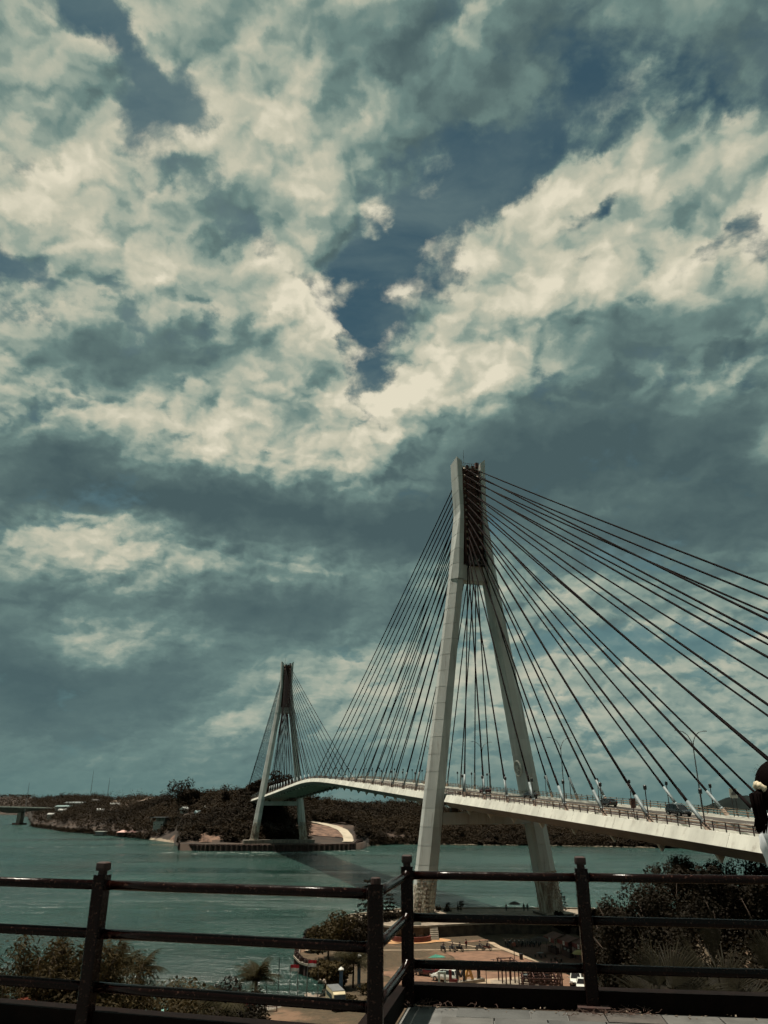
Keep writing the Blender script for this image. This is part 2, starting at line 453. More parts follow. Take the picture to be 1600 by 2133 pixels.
# ------------------------------------------------------------------ materials
def mat(name, col, rough=0.7, metal=0.0, var=0.25, scale=1.0, bump=0.0, bscale=None, col2=None, spec=0.5, streak=False, detail=5, coord='world', tint=0.0, coat=0.0):
    m = bpy.data.materials.new(name)
    m.use_nodes = True
    w = NT(m.node_tree)
    if coord == 'world':
        p = w.n('ShaderNodeNewGeometry').outputs['Position']
    else:
        p = w.n('ShaderNodeTexCoord').outputs['Object']
    if streak:
        ps = w.vmath('MULTIPLY', p, (1, 1, 0.12))
    else:
        ps = p
    nz = w.noise(ps, scale, detail, 0.6)
    c2 = col2 if col2 else tuple(c * (1 - var) for c in col)
    f = w.maprange(nz, 0.35, 0.65)
    c = w.mix(f, tuple(col), tuple(c2))
    if tint:
        a = w.n('ShaderNodeAttribute', attribute_name='tint')
        k = w.math('MULTIPLY_ADD', a.outputs['Fac'], tint, 1.0 - tint * 0.5)
        c = w.vmath('SCALE', c, k)
    b = w.n('ShaderNodeBsdfPrincipled')
    w.link(c, b.inputs['Base Color'])
    b.inputs['Roughness'].default_value = rough
    b.inputs['Metallic'].default_value = metal
    b.inputs['Specular IOR Level'].default_value = spec
    if coat:
        b.inputs['Coat Weight'].default_value = coat
        b.inputs['Coat Roughness'].default_value = 0.1
    if bump:
        bn = w.n('ShaderNodeBump')
        bn.inputs['Strength'].default_value = 1.0
        bn.inputs['Distance'].default_value = bump
        w.link(w.noise(p, bscale or scale * 6, 4, 0.6), bn.inputs['Height'])
        w.link(bn.outputs[0], b.inputs['Normal'])
    o = w.n('ShaderNodeOutputMaterial')
    w.link(b.outputs[0], o.inputs[0])
    return m

def leaf_mat(name, col, col2, tint=0.6, rough=0.75, trans=0.25, spec=0.12):
    m = bpy.data.materials.new(name)
    m.use_nodes = True
    w = NT(m.node_tree)
    a = w.n('ShaderNodeAttribute', attribute_name='tint').outputs['Fac']
    c = w.mix(a, tuple(col), tuple(col2))
    b = w.n('ShaderNodeBsdfPrincipled')
    w.link(c, b.inputs['Base Color'])
    b.inputs['Roughness'].default_value = rough
    b.inputs['Specular IOR Level'].default_value = spec
    t = w.n('ShaderNodeBsdfTranslucent')
    w.link(w.vmath('SCALE', c, 1.2), t.inputs['Color'])
    mx = w.n('ShaderNodeMixShader')
    mx.inputs[0].default_value = trans
    w.link(b.outputs[0], mx.inputs[1])
    w.link(t.outputs[0], mx.inputs[2])
    o = w.n('ShaderNodeOutputMaterial')
    w.link(mx.outputs[0], o.inputs[0])
    return m

M = {}
M['concrete'] = mat('pylon_concrete', (0.455, 0.465, 0.435), 0.8, var=0.20, scale=0.22, streak=True, bump=0.01, bscale=1.5)
M['fascia'] = mat('painted_concrete', (0.55, 0.54, 0.475), 0.75, var=0.20, scale=0.3, streak=True)
M['shadeconc'] = mat('shaded_edge_concrete', (0.19, 0.165, 0.14), 0.85, var=0.2, scale=0.3, streak=True)  # shade of the deck's down-facing edge facet, put into the concrete colour
M['soffit'] = mat('shaded_soffit_concrete', (0.10, 0.075, 0.058), 0.85, var=0.3, scale=0.25)  # colour darkened to carry the shade on undersides, not staining
M['oldconc'] = mat('weathered_concrete', (0.22, 0.19, 0.155), 0.9, var=0.45, scale=0.5, streak=True, bump=0.02, bscale=3)
M['rust'] = mat('rusty_brown_steel', (0.085, 0.034, 0.025), 0.8, var=0.5, scale=0.7, streak=True)
M['cable'] = mat('dark_cable_sheath', (0.0055, 0.0028, 0.0028), 0.8, var=0.2, spec=0.06)
M['galv'] = mat('galvanised_tube', (0.20, 0.235, 0.24), 0.6, metal=0.2, var=0.3, scale=1.2)
M['stub'] = mat('pale_pink_concrete', (0.34, 0.25, 0.195), 0.85)
M['asphalt'] = mat('asphalt', (0.052, 0.042, 0.035), 0.9, var=0.3, scale=0.6)
M['whiteline'] = mat('road_paint', (0.75, 0.72, 0.62), 0.7, var=0.2)
M['darkiron'] = mat('dark_iron', (0.030, 0.020, 0.018), 0.6, var=0.3)
M['tanrail'] = mat('tan_rail', (0.20, 0.145, 0.095), 0.6, var=0.3)
M['white'] = mat('white_paint', (0.54, 0.525, 0.47), 0.5, var=0.08)
M['black'] = mat('black', (0.012, 0.010, 0.010), 0.5, var=0.1)
M['grey'] = mat('grey_metal', (0.16, 0.16, 0.16), 0.5, metal=0.3, var=0.2)

def weathered(m, dark, scale_xy, amount, tone=0.12, lift=4.2):
    """Rain streaks, patches and a slightly different tone for every pour."""
    nt = m.node_tree
    b = next(n for n in nt.nodes if n.type == 'BSDF_PRINCIPLED')
    src = b.inputs['Base Color'].links[0].from_socket
    w = NT.__new__(NT)
    w.t = nt
    p = w.n('ShaderNodeNewGeometry').outputs['Position']
    st = w.noise(w.vmath('MULTIPLY', p, (scale_xy, scale_xy, .045)), 1.0, 8, .68)
    pt = w.noise(p, .16, 6, .62)
    f = w.math('MULTIPLY', w.maprange(st, .50, .74), w.maprange(pt, .38, .62, .25, 1.0))
    c = w.mix(w.math('MULTIPLY', f, amount), src, dark)
    oi = w.n('ShaderNodeObjectInfo')
    k = w.math('MULTIPLY_ADD', oi.outputs['Random'], tone, 1.0 - tone * .6)
    w.link(w.vmath('SCALE', c, k), b.inputs['Base Color'])
weathered(M['concrete'], (.13, .105, .08), 1.1, .85, .2)
weathered(M['fascia'], (.17, .13, .10), .9, .8, .14)
weathered(M['shadeconc'], (.09, .07, .055), .9, .6, .10)

def interp(x, xs, ys):
    return float(np.interp(x, xs, ys))

# ------------------------------------------------------------------ the bridge
# its own frame: x across (towards the right bank side), y along the deck away from the viewer, z up; y = 0 at the near pylon
BR_P = Vector((23.7, 189.8, 0.0))
BR_A = math.atan2(92.5, 338.0)
SPAN = 350.0
bridge = thing('cable_stayed_bridge', 'pale concrete cable-stayed bridge with two tall A-shaped pylons crossing the strait', 'bridge', BR_P, BR_A)

def BW(w, s, z):
    """A point of the bridge's frame in the world."""
    c, n = math.cos(BR_A), math.sin(BR_A)
    return Vector((BR_P.x + c * w - n * s, BR_P.y + n * w + c * s, z))

_zs = [-170, -103, -46, 0, 42, 90, 125, 150, 170, 185, 200, 217, 250, 332, 428, 520]
_zz = [20.8, 24.76, 27.95, 30.3, 32.6, 35.3, 37.2, 38.4, 39.1, 39.2, 38.95, 38.45, 37.3, 34.5, 31.8, 29.4]
_sd = np.arange(-170, 520, 2.0)
_zd = np.interp(_sd, _zs, _zz)
_zd = np.convolve(np.pad(_zd, 12, mode='edge'), np.ones(25) / 25, 'valid')
def dz(s):
    return float(np.interp(s, _sd, _zd))

SIDE = [-15.0 - 11.4 * k for k in range(12)] + [-144.8, -149.0]
MAIN = [20.0 + 11.4 * k for k in range(14)]
STATIONS = sorted(SIDE[:12] + MAIN + [SPAN - s for s in MAIN] + [SPAN - s for s in SIDE[:12]])

def build_deck():
    deck = bpy.data.objects.new('deck', None)
    COL.objects.link(deck)
    deck.parent = bridge
    full = [(-11.0, 0), (-11.75, -1.45), (-10.3, -2.65), (-8.3, -2.65), (-7.9, -0.95), (7.9, -0.95), (8.3, -2.65), (10.3, -2.65), (11.75, -1.45),
            (11.0, 0), (10.3, 0), (10.3, -0.28), (-10.3, -0.28), (-10.3, 0)]
    slim = [(-9.6, 0), (-9.9, -0.5), (-9.9, -2.3), (-8.3, -2.65), (-7.9, -0.95), (7.9, -0.95), (8.3, -2.65), (9.9, -2.3), (9.9, -0.5),
            (9.6, 0), (9.2, 0), (9.2, -0.28), (-9.2, -0.28), (-9.2, 0)]
    cuts = [-152.0]
    cuts += [-5.0 - 11.75 * k for k in range(11, -1, -1)]
    cuts += [5.0 + (340.0 / 30) * k for k in range(0, 31)]
    cuts += [355.0 + 11.75 * k for k in range(0, 13)] + [503.0]
    for a, b in zip(cuts[:-1], cuts[1:]):
        mid = (a + b) / 2
        prof = slim if (abs(mid) < 5.1 or abs(mid - SPAN) < 5.1) else full
        g = 0.02
        st = np.linspace(a + g, b - g, 5)
        mb = MB()
        rings = [[Vector((w, s, dz(s) + z)) for w, z in reversed(prof)] for s in st]
        mb.loft(rings, cap=False)
        for r, rev in ((rings[0], True), (rings[-1], False)):
            mb.add(r, [tuple(range(len(r))) if not rev else tuple(reversed(range(len(r))))])
        n = len(prof)
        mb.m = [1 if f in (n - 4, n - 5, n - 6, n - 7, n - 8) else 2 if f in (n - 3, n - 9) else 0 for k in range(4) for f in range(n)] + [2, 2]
        mb.build('deck_segment', [M['fascia'], M['soffit'], M['shadeconc']], deck)
    st = np.arange(-152, 502, 3.0)
    road = MB()
    for a, b in zip(st[:-1], st[1:]):
        road.add([(-8.2, a, dz(a) - .272), (8.2, a, dz(a) - .272), (8.2, b, dz(b) - .272), (-8.2, b, dz(b) - .272)], [(0, 1, 2, 3)])
    road.build('road_surface', M['asphalt'], deck)
    lm = MB()
    for s in np.arange(-140, 490, 9.0):
        for w in (-4.0, 4.0):
            lm.add([(w - .08, s, dz(s) - .266), (w + .08, s, dz(s) - .266), (w + .08, s + 3, dz(s + 3) - .266), (w - .08, s + 3, dz(s + 3) - .266)], [(0, 1, 2, 3)])
    tag(lm.build('lane_marking', M['whiteline'], deck), kind='stuff')
    for w in (-8.6, 8.6, 0.0):
        k = MB()
        k.loft([[Vector((w + x, s, dz(s) - 0.275 + z)) for x, z in ((-.25, 0), (.25, 0), (.2, .32), (-.2, .32))] for s in st])
        k.build('kerb', M['fascia'], deck)
    # floor beams with pointed ends showing under the edge
    for s in STATIONS:
        f = MB()
        z = dz(s)
        f.box((0, s, z - 1.65), (15.7, 0.5, 1.35))
        for sg in (-1, 1):
            f.loft([[Vector((sg * (9.45 + w), s + y, z - 2.64 + h)) for w, h in ((-.62, 0), (.62, 0), (0.05, -.95), (-0.05, -.95))] for y in (-.2, .2)])
        f.build('floor_beam', [M['fascia']], deck)
    # railings along both edges
    near_posts = [s for s in np.arange(-118, 60, 2.2) if abs(s) > 5]
    rest = [s for s in np.arange(60.8, 490, 2.2) if abs(s - SPAN) > 5]
    pm = MB().box((0, 0, .55), (.09, .14, 1.1)).mesh('railing_post', M['darkiron'])
    for w in (-10.75, 10.75):
        for s in near_posts:
            put('railing_post', pm, deck, (w, s, dz(s)))
    far = MB()
    for w in (-10.75, 10.75):
        for s in rest:
            far.box((w, s, dz(s) + .55), (.1, .16, 1.1))
    tag(far.build('far_railing_posts', M['darkiron'], deck), kind='stuff')
    for w in (-10.75, 10.75):
        for h in (.35, .68, 1.0):
            for a, b in ((-152, -5), (5, 345), (355, 500)):
                t = MB()
                t.tube([(w, s, dz(s) + h) for s in np.arange(a, b + .1, 3.0)], .045, 6)
                t.build('rail', M['tanrail'] if w > 0 else M['rust'], deck)
    for w in (-8.6, 8.6):
        for h in (.5, .85):
            t = MB()
            t.tube([(w, s, dz(s) + h) for s in np.arange(-152, 500, 3.0)], .07, 6)
            t.build('barrier_rail', M['tanrail'], deck)
        q = MB()
        for s in np.arange(-145, 490, 3.0):
            q.box((w, s, dz(s) + .45), (.1, .1, .9))
        tag(q.build('barrier_posts', M['tanrail'], deck), kind='stuff')
    for s in (-152, 503):
        z0 = 2.0 if s < 0 else 12.0
        p = MB().box((0, s + (1.6 if s < 0 else -1.6), (z0 + dz(s) - 3.1) / 2), (15, 2.4, dz(s) - 3.1 - z0))
        p.build('end_pier', M['oldconc'], bridge)
    return deck

deck = build_deck()

# ---- pylons
Z0, ZK, ZT = 3.0, 83.0, 117.3
def leg_c(z):
    return 14.55 + (15.0 - z) * 0.1405
def leg_w(z):
    return 4.75 - 0.0165 * (z - 3)
def leg_ring(z, sgn, k=1.0, grow=0.0):
    h = leg_w(z) / 2 * k + grow
    vd = (2.75 - 0.006 * (z - 3)) * k + grow
    c = leg_c(z)
    # outward u, along v
    poly = [(-h, -vd * .62), (-h * .80, -vd), (h * .12, -vd), (h, -vd * .42), (h, vd * .42), (h * .12, vd), (-h * .80, vd), (-h, vd * .62)]
    pts = [Vector((sgn * (c + u), v, z)) for u, v in poly]
    return pts if sgn > 0 else list(reversed(pts))
def head_ring(z, sgn, k=0.0):
    t = min(1, max(0, (z - ZK) / 20.0))
    t2 = t * t * (3 - 2 * t)
    lc, lw = leg_c(z), leg_w(z) / 2
    uo = max(3.9 + 0.35 * max(0, (z - 104) / 13), lc + lw) - k
    ui = (leg_c(ZK) - leg_w(ZK) / 2) * (1 - t2) + 2.75 * t2 + k
    vd = 2.62 - k
    ch = (lw * .88) * (1 - t2) + 0.12 * t2
    cv = (vd * .58) * (1 - t2) + 0.12 * t2
    ci = 0.34 * (1 - t2) + 0.1 * t2
    cvi = vd * .38 * (1 - t2) + 0.1 * t2
    if uo - ui < ch + ci:
        ch = (uo - ui) * .5
    poly = [(ui, -vd + cvi), (ui + ci, -vd), (uo - ch, -vd), (uo, -vd + cv), (uo, vd - cv), (uo - ch, vd), (ui + ci, vd), (ui, vd - cvi)]
    pts = [Vector((sgn * u, v, z)) for u, v in poly]
    return pts if sgn > 0 else list(reversed(pts))

def build_pylon():
    py = bpy.data.objects.new('pylon', None)
    COL.objects.link(py)
    py.parent = bridge
    gap, inset = 0.12, 0.09
    zs = np.linspace(11.2, ZK, 19)
    for sgn in (-1, 1):
        # carved foot
        foot = MB()
        foot.loft([leg_ring(Z0 - 2.5, sgn, 1.10), leg_ring(Z0 + 1.1, sgn, 1.10)])
        foot.loft([leg_ring(Z0 + 1.1, sgn, 1.0), leg_ring(10.9, sgn, 1.0)])
        foot.loft([leg_ring(10.9, sgn, 1.03), leg_ring(11.2, sgn, 1.03)])
        foot.build('carved_foot', M['relief'], py)
        rel = MB()
        r2 = random.Random(5 + sgn)
        for side in (0, 1):
            for row in range(11):
                z = Z0 + 1.5 + row * 0.84
                for col in range(3):
                    A, B = leg_ring(z, sgn), leg_ring(z + .8, sgn)
                    ids = [(1, 2), (2, 3)] if sgn > 0 else [(6, 5), (5, 4)]
                    i, j = ids[side]
                    f = (col + .5) / 3
                    p = A[i].lerp(A[j], f).lerp(B[i].lerp(B[j], f), .5)
                    e = (A[j] - A[i]).normalized()
                    u = Vector((0, 0, 1))
                    nn = e.cross(u)
                    wd, hh = (A[j] - A[i]).length / 3 * r2.uniform(.5, .95), .8 * r2.uniform(.35, .95)
                    rot = r2.uniform(-.6, .6)
                    MM = Matrix((e, nn, u)).transposed() @ Matrix.Rotation(rot, 3, 'Y')
                    rel.box(p, (wd, .5, hh), M=MM)
        tag(rel.build('relief_carving', M['relief'], py), kind='stuff')
        for a, b in zip(zs[:-1], zs[1:]):
            s = MB()
            s.loft([leg_ring(a, sgn, 1 - inset / 2.2), leg_ring(a + gap, sgn, 1 - inset / 2.2)], cap=False)
            s.loft([leg_ring(a + gap, sgn), leg_ring(b, sgn)], cap=True)
            s.build('leg_segment', M['concrete'], py)
        hz = np.linspace(ZK, ZT - 0.6, 9)
        for i, (a, b) in enumerate(zip(hz[:-1], hz[1:])):
            s = MB()
            s.loft([head_ring(a, sgn, inset), head_ring(a + gap, sgn, inset)], cap=False)
            st = [a + gap, (a + b) / 2, b]
            rings = [head_ring(z, sgn) for z in st]
            if i == 7:
                # slanted crown
                top = []
                for p in head_ring(b, sgn):
                    q = p.copy()
                    q.z += 1.5 * (abs(p.x) - 2.6) / 1.7 + (-p.y) * .12
                    top.append(q)
                rings[-1] = top
            s.loft(rings)
            s.build('head_segment', M['concrete'], py)
    sl = MB()
    sl.box((0, 0, 85.0), (7.2, 3.7, 4.2))
    sl.build('portal_beam', M['concrete'], py)
    pn = MB()
    pn.box((0, 0, (87.1 + 115.6) / 2), (5.9, 2.4, 115.6 - 87.1))
    for u in (-2.3, 2.3):
        for v in (-1.5, 1.5):
            pn.box((u, v, 101.5), (.45, .65, 27.5))
    pn.build('anchor_panel', M['rust'], py)
    for v in (-1.62, 1.62):
        for k in range(13):
            z = 88.4 + k * 2.2
            MB().box((0, v, z), (4.4, .22, .20)).build('cross_member', M['rust'], py)
            if k < 12:
                for sg in (-1, 1):
                    a, c = Vector((sg * .1, v, z)), Vector((sg * 2.1, v, z + 2.2))
                    q = c - a
                    MB().box((a + c) / 2, (.14, .12, q.length), M=Matrix.Rotation(math.atan2(q.x, q.z), 3, 'Y')).build('brace', M['rust'], py)
    cp = MB().box((0, 0, 115.95), (5.2, 3.2, .6))
    cp.build('head_slab', M['concrete'], py)
    for sgn in (-1, 1):
        for k in range(14):
            z = 88.6 + k * 27.0 / 13
            a = MB()
            dirn = Vector((sgn * .15, -.75, -.55)).normalized()
            a.tube([Vector((sgn * 1.7, -1.1, z + .2)), Vector((sgn * 1.7, -1.1, z + .2)) + dirn * 1.5], .26, 8)
            a.build('anchor_socket', M['socket'], py)
            bx = MB().box((sgn * 1.7 - sgn * .9, -1.45, z + .5), (.75, .5, .8))
            bx.build('anchor_box', M['rust'], py)
        for k in range(14):
            z = 88.6 + k * 27.0 / 13
            a = MB()
            dirn = Vector((sgn * .15, .75, -.55)).normalized()
            a.tube([Vector((sgn * 1.7, 1.1, z + .2)), Vector((sgn * 1.7, 1.1, z + .2)) + dirn * 1.5], .26, 8)
            a.build('anchor_socket', M['socket'], py)
    # ladder and rungs up the panel
    ld = MB()
    for u in (-.35, .35):
        ld.tube([(u, -1.35, 88), (u, -1.35, 115.5)], .06, 5)
    for z in np.arange(88, 115.5, .6):
        ld.box((0, -1.35, z), (.7, .06, .06))
    ld.build('ladder', M['darkiron'], py)
    # maintenance cradle hung over the panel's foot
    pf = MB()
    pf.box((0, -2.5, 87.0), (4.9, 1.7, .25))
    for u in np.linspace(-2.4, 2.4, 7):
        for v in (-3.3, -1.7):
            pf.box((u, v, 88.3), (.12, .12, 2.6))
    for z in (87.9, 88.7, 89.5):
        pf.box((0, -3.3, z), (4.9, .1, .12))
        for u in (-2.4, 2.4):
            pf.box((u, -2.5, z), (.1, 1.6, .12))
    pf.build('maintenance_cradle', M['darkiron'], py)
    bag = MB()
    r3 = random.Random(3)
    for i in range(8):
        bag.box((r3.uniform(-2, 1.2), -2.5 + r3.uniform(-.3, .3), 87.3 + r3.uniform(.1, 1.6)), (.4, .35, .55), r3.uniform(0, 3))
    bag.build('sacks', M['white'], py)
    # crown furniture
    cr = MB()
    for u in np.linspace(-2.2, 2.2, 9):
        cr.box((u, -1.4, 116.7), (.07, .07, 1.0))
    cr.box((0, -1.4, 117.2), (4.5, .07, .07))
    cr.box((1.9, -1.9, 116.6), (.9, .9, 1.5))
    cr.box((-1.0, -1.8, 114.9), (.8, .5, .8))
    cr.box((.5, -1.8, 114.9), (.8, .5, .8))
    cr.build('top_railing', M['rust'], py)
    rod = MB().tube([(-1.3, -.4, 116), (-1.3, -.4, 121.8)], [.07, .03], 6)
    rod.tube([(-2.1, -.9, 116), (-2.1, -.9, 118.4)], .04, 5)
    rod.build('lightning_rod', M['darkiron'], py)
    # lower cross beam
    xb = MB().box((0, 0, 25.0), (leg_c(25) * 2 - leg_w(25) + .3, 4.0, 2.6))
    xb.build('lower_beam', M['concrete'], py)
    for u in (-7.5, 7.5):
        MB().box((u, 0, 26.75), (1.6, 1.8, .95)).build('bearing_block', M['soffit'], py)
    # footing
    ft = MB()
    ft.box((0, 0, Z0 - .95), (46, 8.5, 1.9))
    ft.build('footing', M['oldconc'], py)
    return py

def relief_mat():
    m = bpy.data.materials.new('carved_relief')
    m.use_nodes = True
    w = NT(m.node_tree)
    p = w.n('ShaderNodeNewGeometry').outputs['Position']
    v = w.n('ShaderNodeTexVoronoi', feature='F1')
    v.inputs['Scale'].default_value = 1.6
    w.link(w.vmath('MULTIPLY', p, (1, 1, .7)), v.inputs['Vector'])
    nz = w.noise(w.vmath('MULTIPLY', p, (1, 1, .25)), .9, 6, .65)
    c = w.mix(w.maprange(nz, .38, .62), (.46, .42, .34), (.17, .12, .09))
    b = w.n('ShaderNodeBsdfPrincipled')
    w.link(c, b.inputs['Base Color'])
    b.inputs['Roughness'].default_value = .85
    bn = w.n('ShaderNodeBump')
    bn.inputs['Distance'].default_value = .25
    w.link(v.outputs['Distance'], bn.inputs['Height'])
    w.link(bn.outputs[0], b.inputs['Normal'])
    o = w.n('ShaderNodeOutputMaterial')
    w.link(b.outputs[0], o.inputs[0])
    return m
M['relief'] = relief_mat()
M['socket'] = mat('pale_socket', (0.34, 0.28, 0.22), 0.7, var=.3)
pylon = build_pylon()
FAR_DZ = 3.7
pylon2 = copy_tree(pylon, bridge)
pylon2.location = (0, SPAN, FAR_DZ)

# round relief emblem on the near right leg's inner face
def build_emblem():
    z = 36.2
    u = leg_c(z) - leg_w(z) / 2
    slope = 0.1405
    e = MB()
    n = 28
    X = Vector((0, 1, 0))
    Y = Vector((-slope, 0, 1)).normalized()
    N = Vector((-1, 0, -slope)).normalized()
    c = Vector((u - .05, -.3, z))
    rings = []
    for k in range(n):
        a = 2 * math.pi * k / n
        d = X * math.cos(a) + Y * math.sin(a)
        rings.append([c + d * (1.75 + .22 * math.cos(b)) + N * (.22 * math.sin(b)) for b in [2 * math.pi * j / 8 for j in range(8)]])
    rings.append(rings[0])
    e.loft(rings, cap=False)
    r4 = random.Random(11)
    MM = Matrix((X, N, Y)).transposed()
    for x, y, sx, sy, rr in ((0, 0, .5, 2.0, 0), (-.55, .25, .9, .35, .5), (.55, .25, .9, .35, -.5), (-.5, -.4, .8, .3, -.5), (.5, -.4, .8, .3, .5), (0, 1.0, .5, .5, .78), (0, -.95, 1.1, .35, 0)):
        e.box(c + X * x + Y * y, (sx, .35, sy), M=MM @ Matrix.Rotation(rr, 3, 'Y'))
    e.build('round_emblem', M['fascia'], pylon, smooth=False)
build_emblem()

# ---- stay cables
def build_cables():
    for base, dzp, flip in ((0.0, 0.0, 1), (SPAN, FAR_DZ, -1)):
        for lst, n, front in ((SIDE, 14, -1), (MAIN, 14, 1)):
            for k, s0 in enumerate(lst):
                s = base + flip * s0
                fr = front * flip
                for sg in (-1, 1):
                    top = Vector((sg * 1.7, base + fr * 1.3, 88.6 + k * 27.0 / (n - 1) + dzp))
                    zb = dz(s)
                    bot = Vector((sg * 10.55, s, zb + .05))
                    dr = (top - bot).normalized()
                    L = (top - bot).length
                    c = MB()
                    pts = []
                    sag = 0.0035 * L
                    i0 = 4.4
                    for t in np.linspace(0, 1, 9):
                        p = bot + dr * (i0 + (L - i0) * t)
                        p.z -= sag * 4 * t * (1 - t)
                        pts.append(p)
                    c.tube(pts, .16, 8)
                    c.tube([bot + dr * 4.5, bot + dr * 7.2], .19, 8)
                    co = c.build('stay_cable', M['cable'], bridge, smooth=True)
                    t = MB()
                    t.tube([bot + dr * 1.0, bot + dr * 4.8], .25, 10)
                    t.tube([bot + dr * 1.0, bot + dr * 1.35], .31, 10)
                    t.build('anchor_tube', M['galv'], co, smooth=True)
                    st = MB()
                    st.tube([bot - dr * .35, bot + dr * .95], .31, 8)
                    st.build('anchor_stub', M['stub'], co)
build_cables()

# ------------------------------------------------------------------ water
WATER_Z = 0.8
def water_mat():
    m = bpy.data.materials.new('strait_water')
    m.use_nodes = True
    w = NT(m.node_tree)
    p = w.n('ShaderNodeNewGeometry').outputs['Position']
    b = w.n('ShaderNodeBsdfPrincipled')
    band = w.noise(w.vmath('MULTIPLY', p, (.006, .02, 1)), 1.0, 6, .62)
    c = w.mix(w.maprange(band, .35, .68), (.0095, .030, .0245), (.019, .050, .041))
    murk = w.noise(w.vmath('MULTIPLY', p, (.012, .014, 1)), 1.0, 5, .6)
    c = w.mix(w.math('MULTIPLY', w.maprange(murk, .46, .70), .7), c, (.020, .026, .020))
    w.link(c, b.inputs['Base Color'])
    b.inputs['IOR'].default_value = 1.33
    # slicks and wind-ruffled patches drawn out along the current
    cur = w.n('ShaderNodeVectorRotate', rotation_type='Z_AXIS')
    w.link(p, cur.inputs['Vector'])
    cur.inputs['Angle'].default_value = .12
    pc = cur.outputs[0]
    slick = w.noise(w.vmath('MULTIPLY', pc, (.0055, .026, 1)), 1.0, 8, .68, .8)
    calm = w.maprange(slick, .40, .60, .18, 1.0)
    w.link(w.maprange(slick, .38, .62, .10, .26), b.inputs['Roughness'])
    h1 = w.noise(w.vmath('MULTIPLY', pc, (.09, .26, 1)), 1.0, 7, .66, .4)
    h2 = w.noise(w.vmath('MULTIPLY', pc, (.50, 1.05, 1)), 1.0, 5, .62, .3)
    h = w.math('MULTIPLY_ADD', h2, .45, w.math('MULTIPLY', h1, 2.1))
    h = w.math('MULTIPLY', h, calm)
    bn = w.n('ShaderNodeBump')
    bn.inputs['Strength'].default_value = .65
    bn.inputs['Distance'].default_value = 1.3
    w.link(h, bn.inputs['Height'])
    w.link(bn.outputs[0], b.inputs['Normal'])
    o = w.n('ShaderNodeOutputMaterial')
    w.link(b.outputs[0], o.inputs[0])
    return m
M['water'] = water_mat()
wm = MB()
rr = [0, 60, 200, 600, 1500, 4000, 12000, 30000]
ring = [[Vector((r * math.sin(2 * math.pi * k / 48), 60 + r * math.cos(2 * math.pi * k / 48), WATER_Z)) for k in range(48)] for r in rr[1:]]
wm.loft(ring, cap=False)
wm.add(list(reversed(ring[0])), [tuple(range(48))])
tag(wm.build('water', M['water']), 'teal rippled water of the strait under the bridge', kind='structure')

# foam streaks where the current runs past the far embankment and in mid channel
foam_m = mat('foam', (.72, .74, .68), .6, var=.2)
fm = MB()
rf = random.Random(21)
for cx, cy, n, sx, sy in ((-100, 494, 26, 26, 5), (-60, 496, 14, 20, 5), (-28, 512, 10, 8, 4), (-205, 560, 14, 30, 4), (-330, 640, 10, 16, 3), (38, 232, 12, 10, 2.5), (-45, 478, 8, 20, 6)):
    for i in range(n):
        x, y = cx + rf.gauss(0, sx), cy + rf.gauss(0, sy)
        L = rf.uniform(.8, 3.4)
        wd = rf.uniform(.1, .35)
        pts = []
        for t in np.linspace(-1, 1, 5):
            pts.append((x + t * L, y + rf.uniform(-.2, .2) + t * L * .1, wd * (1 - t * t) + .02))
        V = [Vector((a, q - h, WATER_Z + .03)) for a, q, h in pts] + [Vector((a, q + h, WATER_Z + .03)) for a, q, h in pts]
        fm.add(V, [(k, k + 1, k + 6, k + 5) for k in range(4)])
tag(fm.build('foam', foam_m), 'white foam flecks on the running water', kind='stuff')

# ------------------------------------------------------------------ far shore
FAR = [(-75, 3300, 4300, 52.5), (-50, 3200, 4200, 52.5), (-34.7, 3162, 4135, 56.5), (-24.78, 2533, 3304, 56.5), (-24.02, 2080, 3065, 52.5), (-23.71, 1147, 1857, 34.5), (-23.02, 1070, 1630, 34.8), (-21.55, 919, 1505, 36.6), (-20.03, 859, 1384, 35.8), (-18.15, 773, 1210, 30.1), (-15.93, 691, 988, 31.4), (-14.47, 630, 826, 28.3), (-14.13, 533, 784, 32.5), (-12.31, 526, 706, 33.0), (-10.31, 521, 661, 34.1), (-8.98, 519, 668, 41.7), (-6.94, 517, 685, 35.0), (-5.54, 516, 693, 27.8), (-3.46, 521, 701, 24.7), (-1.56, 530, 715, 24.4), (-1.04, 575, 720, 24.1), (1.04, 595, 740, 23.3), (3.46, 593, 761, 20.9), (6.87, 584, 786, 16.9), (10.24, 589, 790, 12), (13.52, 581, 760, 7), (16.69, 577, 720, 5), (19.73, 575, 690, 3.0), (22.06, 594, 690, 2.2), (23.2, 640, 690, 1.5)]
_fa = np.array(FAR)
def far_row(az):
    return [np.interp(az, _fa[:, 0], _fa[:, i]) for i in (1, 2, 3)]
from mathutils import noise as mnoise
def fnoise(x, y, s):
    return mnoise.noise(Vector((x / s, y / s, 3.1)))
def far_z(az, r):
    Ds, Dc, zc = far_row(az)
    flat = 24.0 if -14.2 < az < -1.3 else 4.0
    if r < Ds:
        return WATER_Z - (Ds - r) * .25
    if r < Ds + flat:
        base = 4.6 if flat > 10 else WATER_Z + (r - Ds) * .35
        return base if flat > 10 else base
    b0 = 4.6 if flat > 10 else WATER_Z + 1.4
    t = min(1.3, (r - Ds - flat) / max(20.0, (Dc - Ds - flat)))
    if t <= 1:
        k = (t ** .75) * (1 - .25 * t * (1 - t))
    else:
        k = 1 - (t - 1) * .15
    x, y = r * math.sin(R(az)), r * math.cos(R(az))
    bump = fnoise(x, y, 90) * 3.0 + fnoise(x, y, 34) * 1.1
    return b0 + (zc - b0) * k + bump * min(1, t * 3) * min(1, zc / 20)

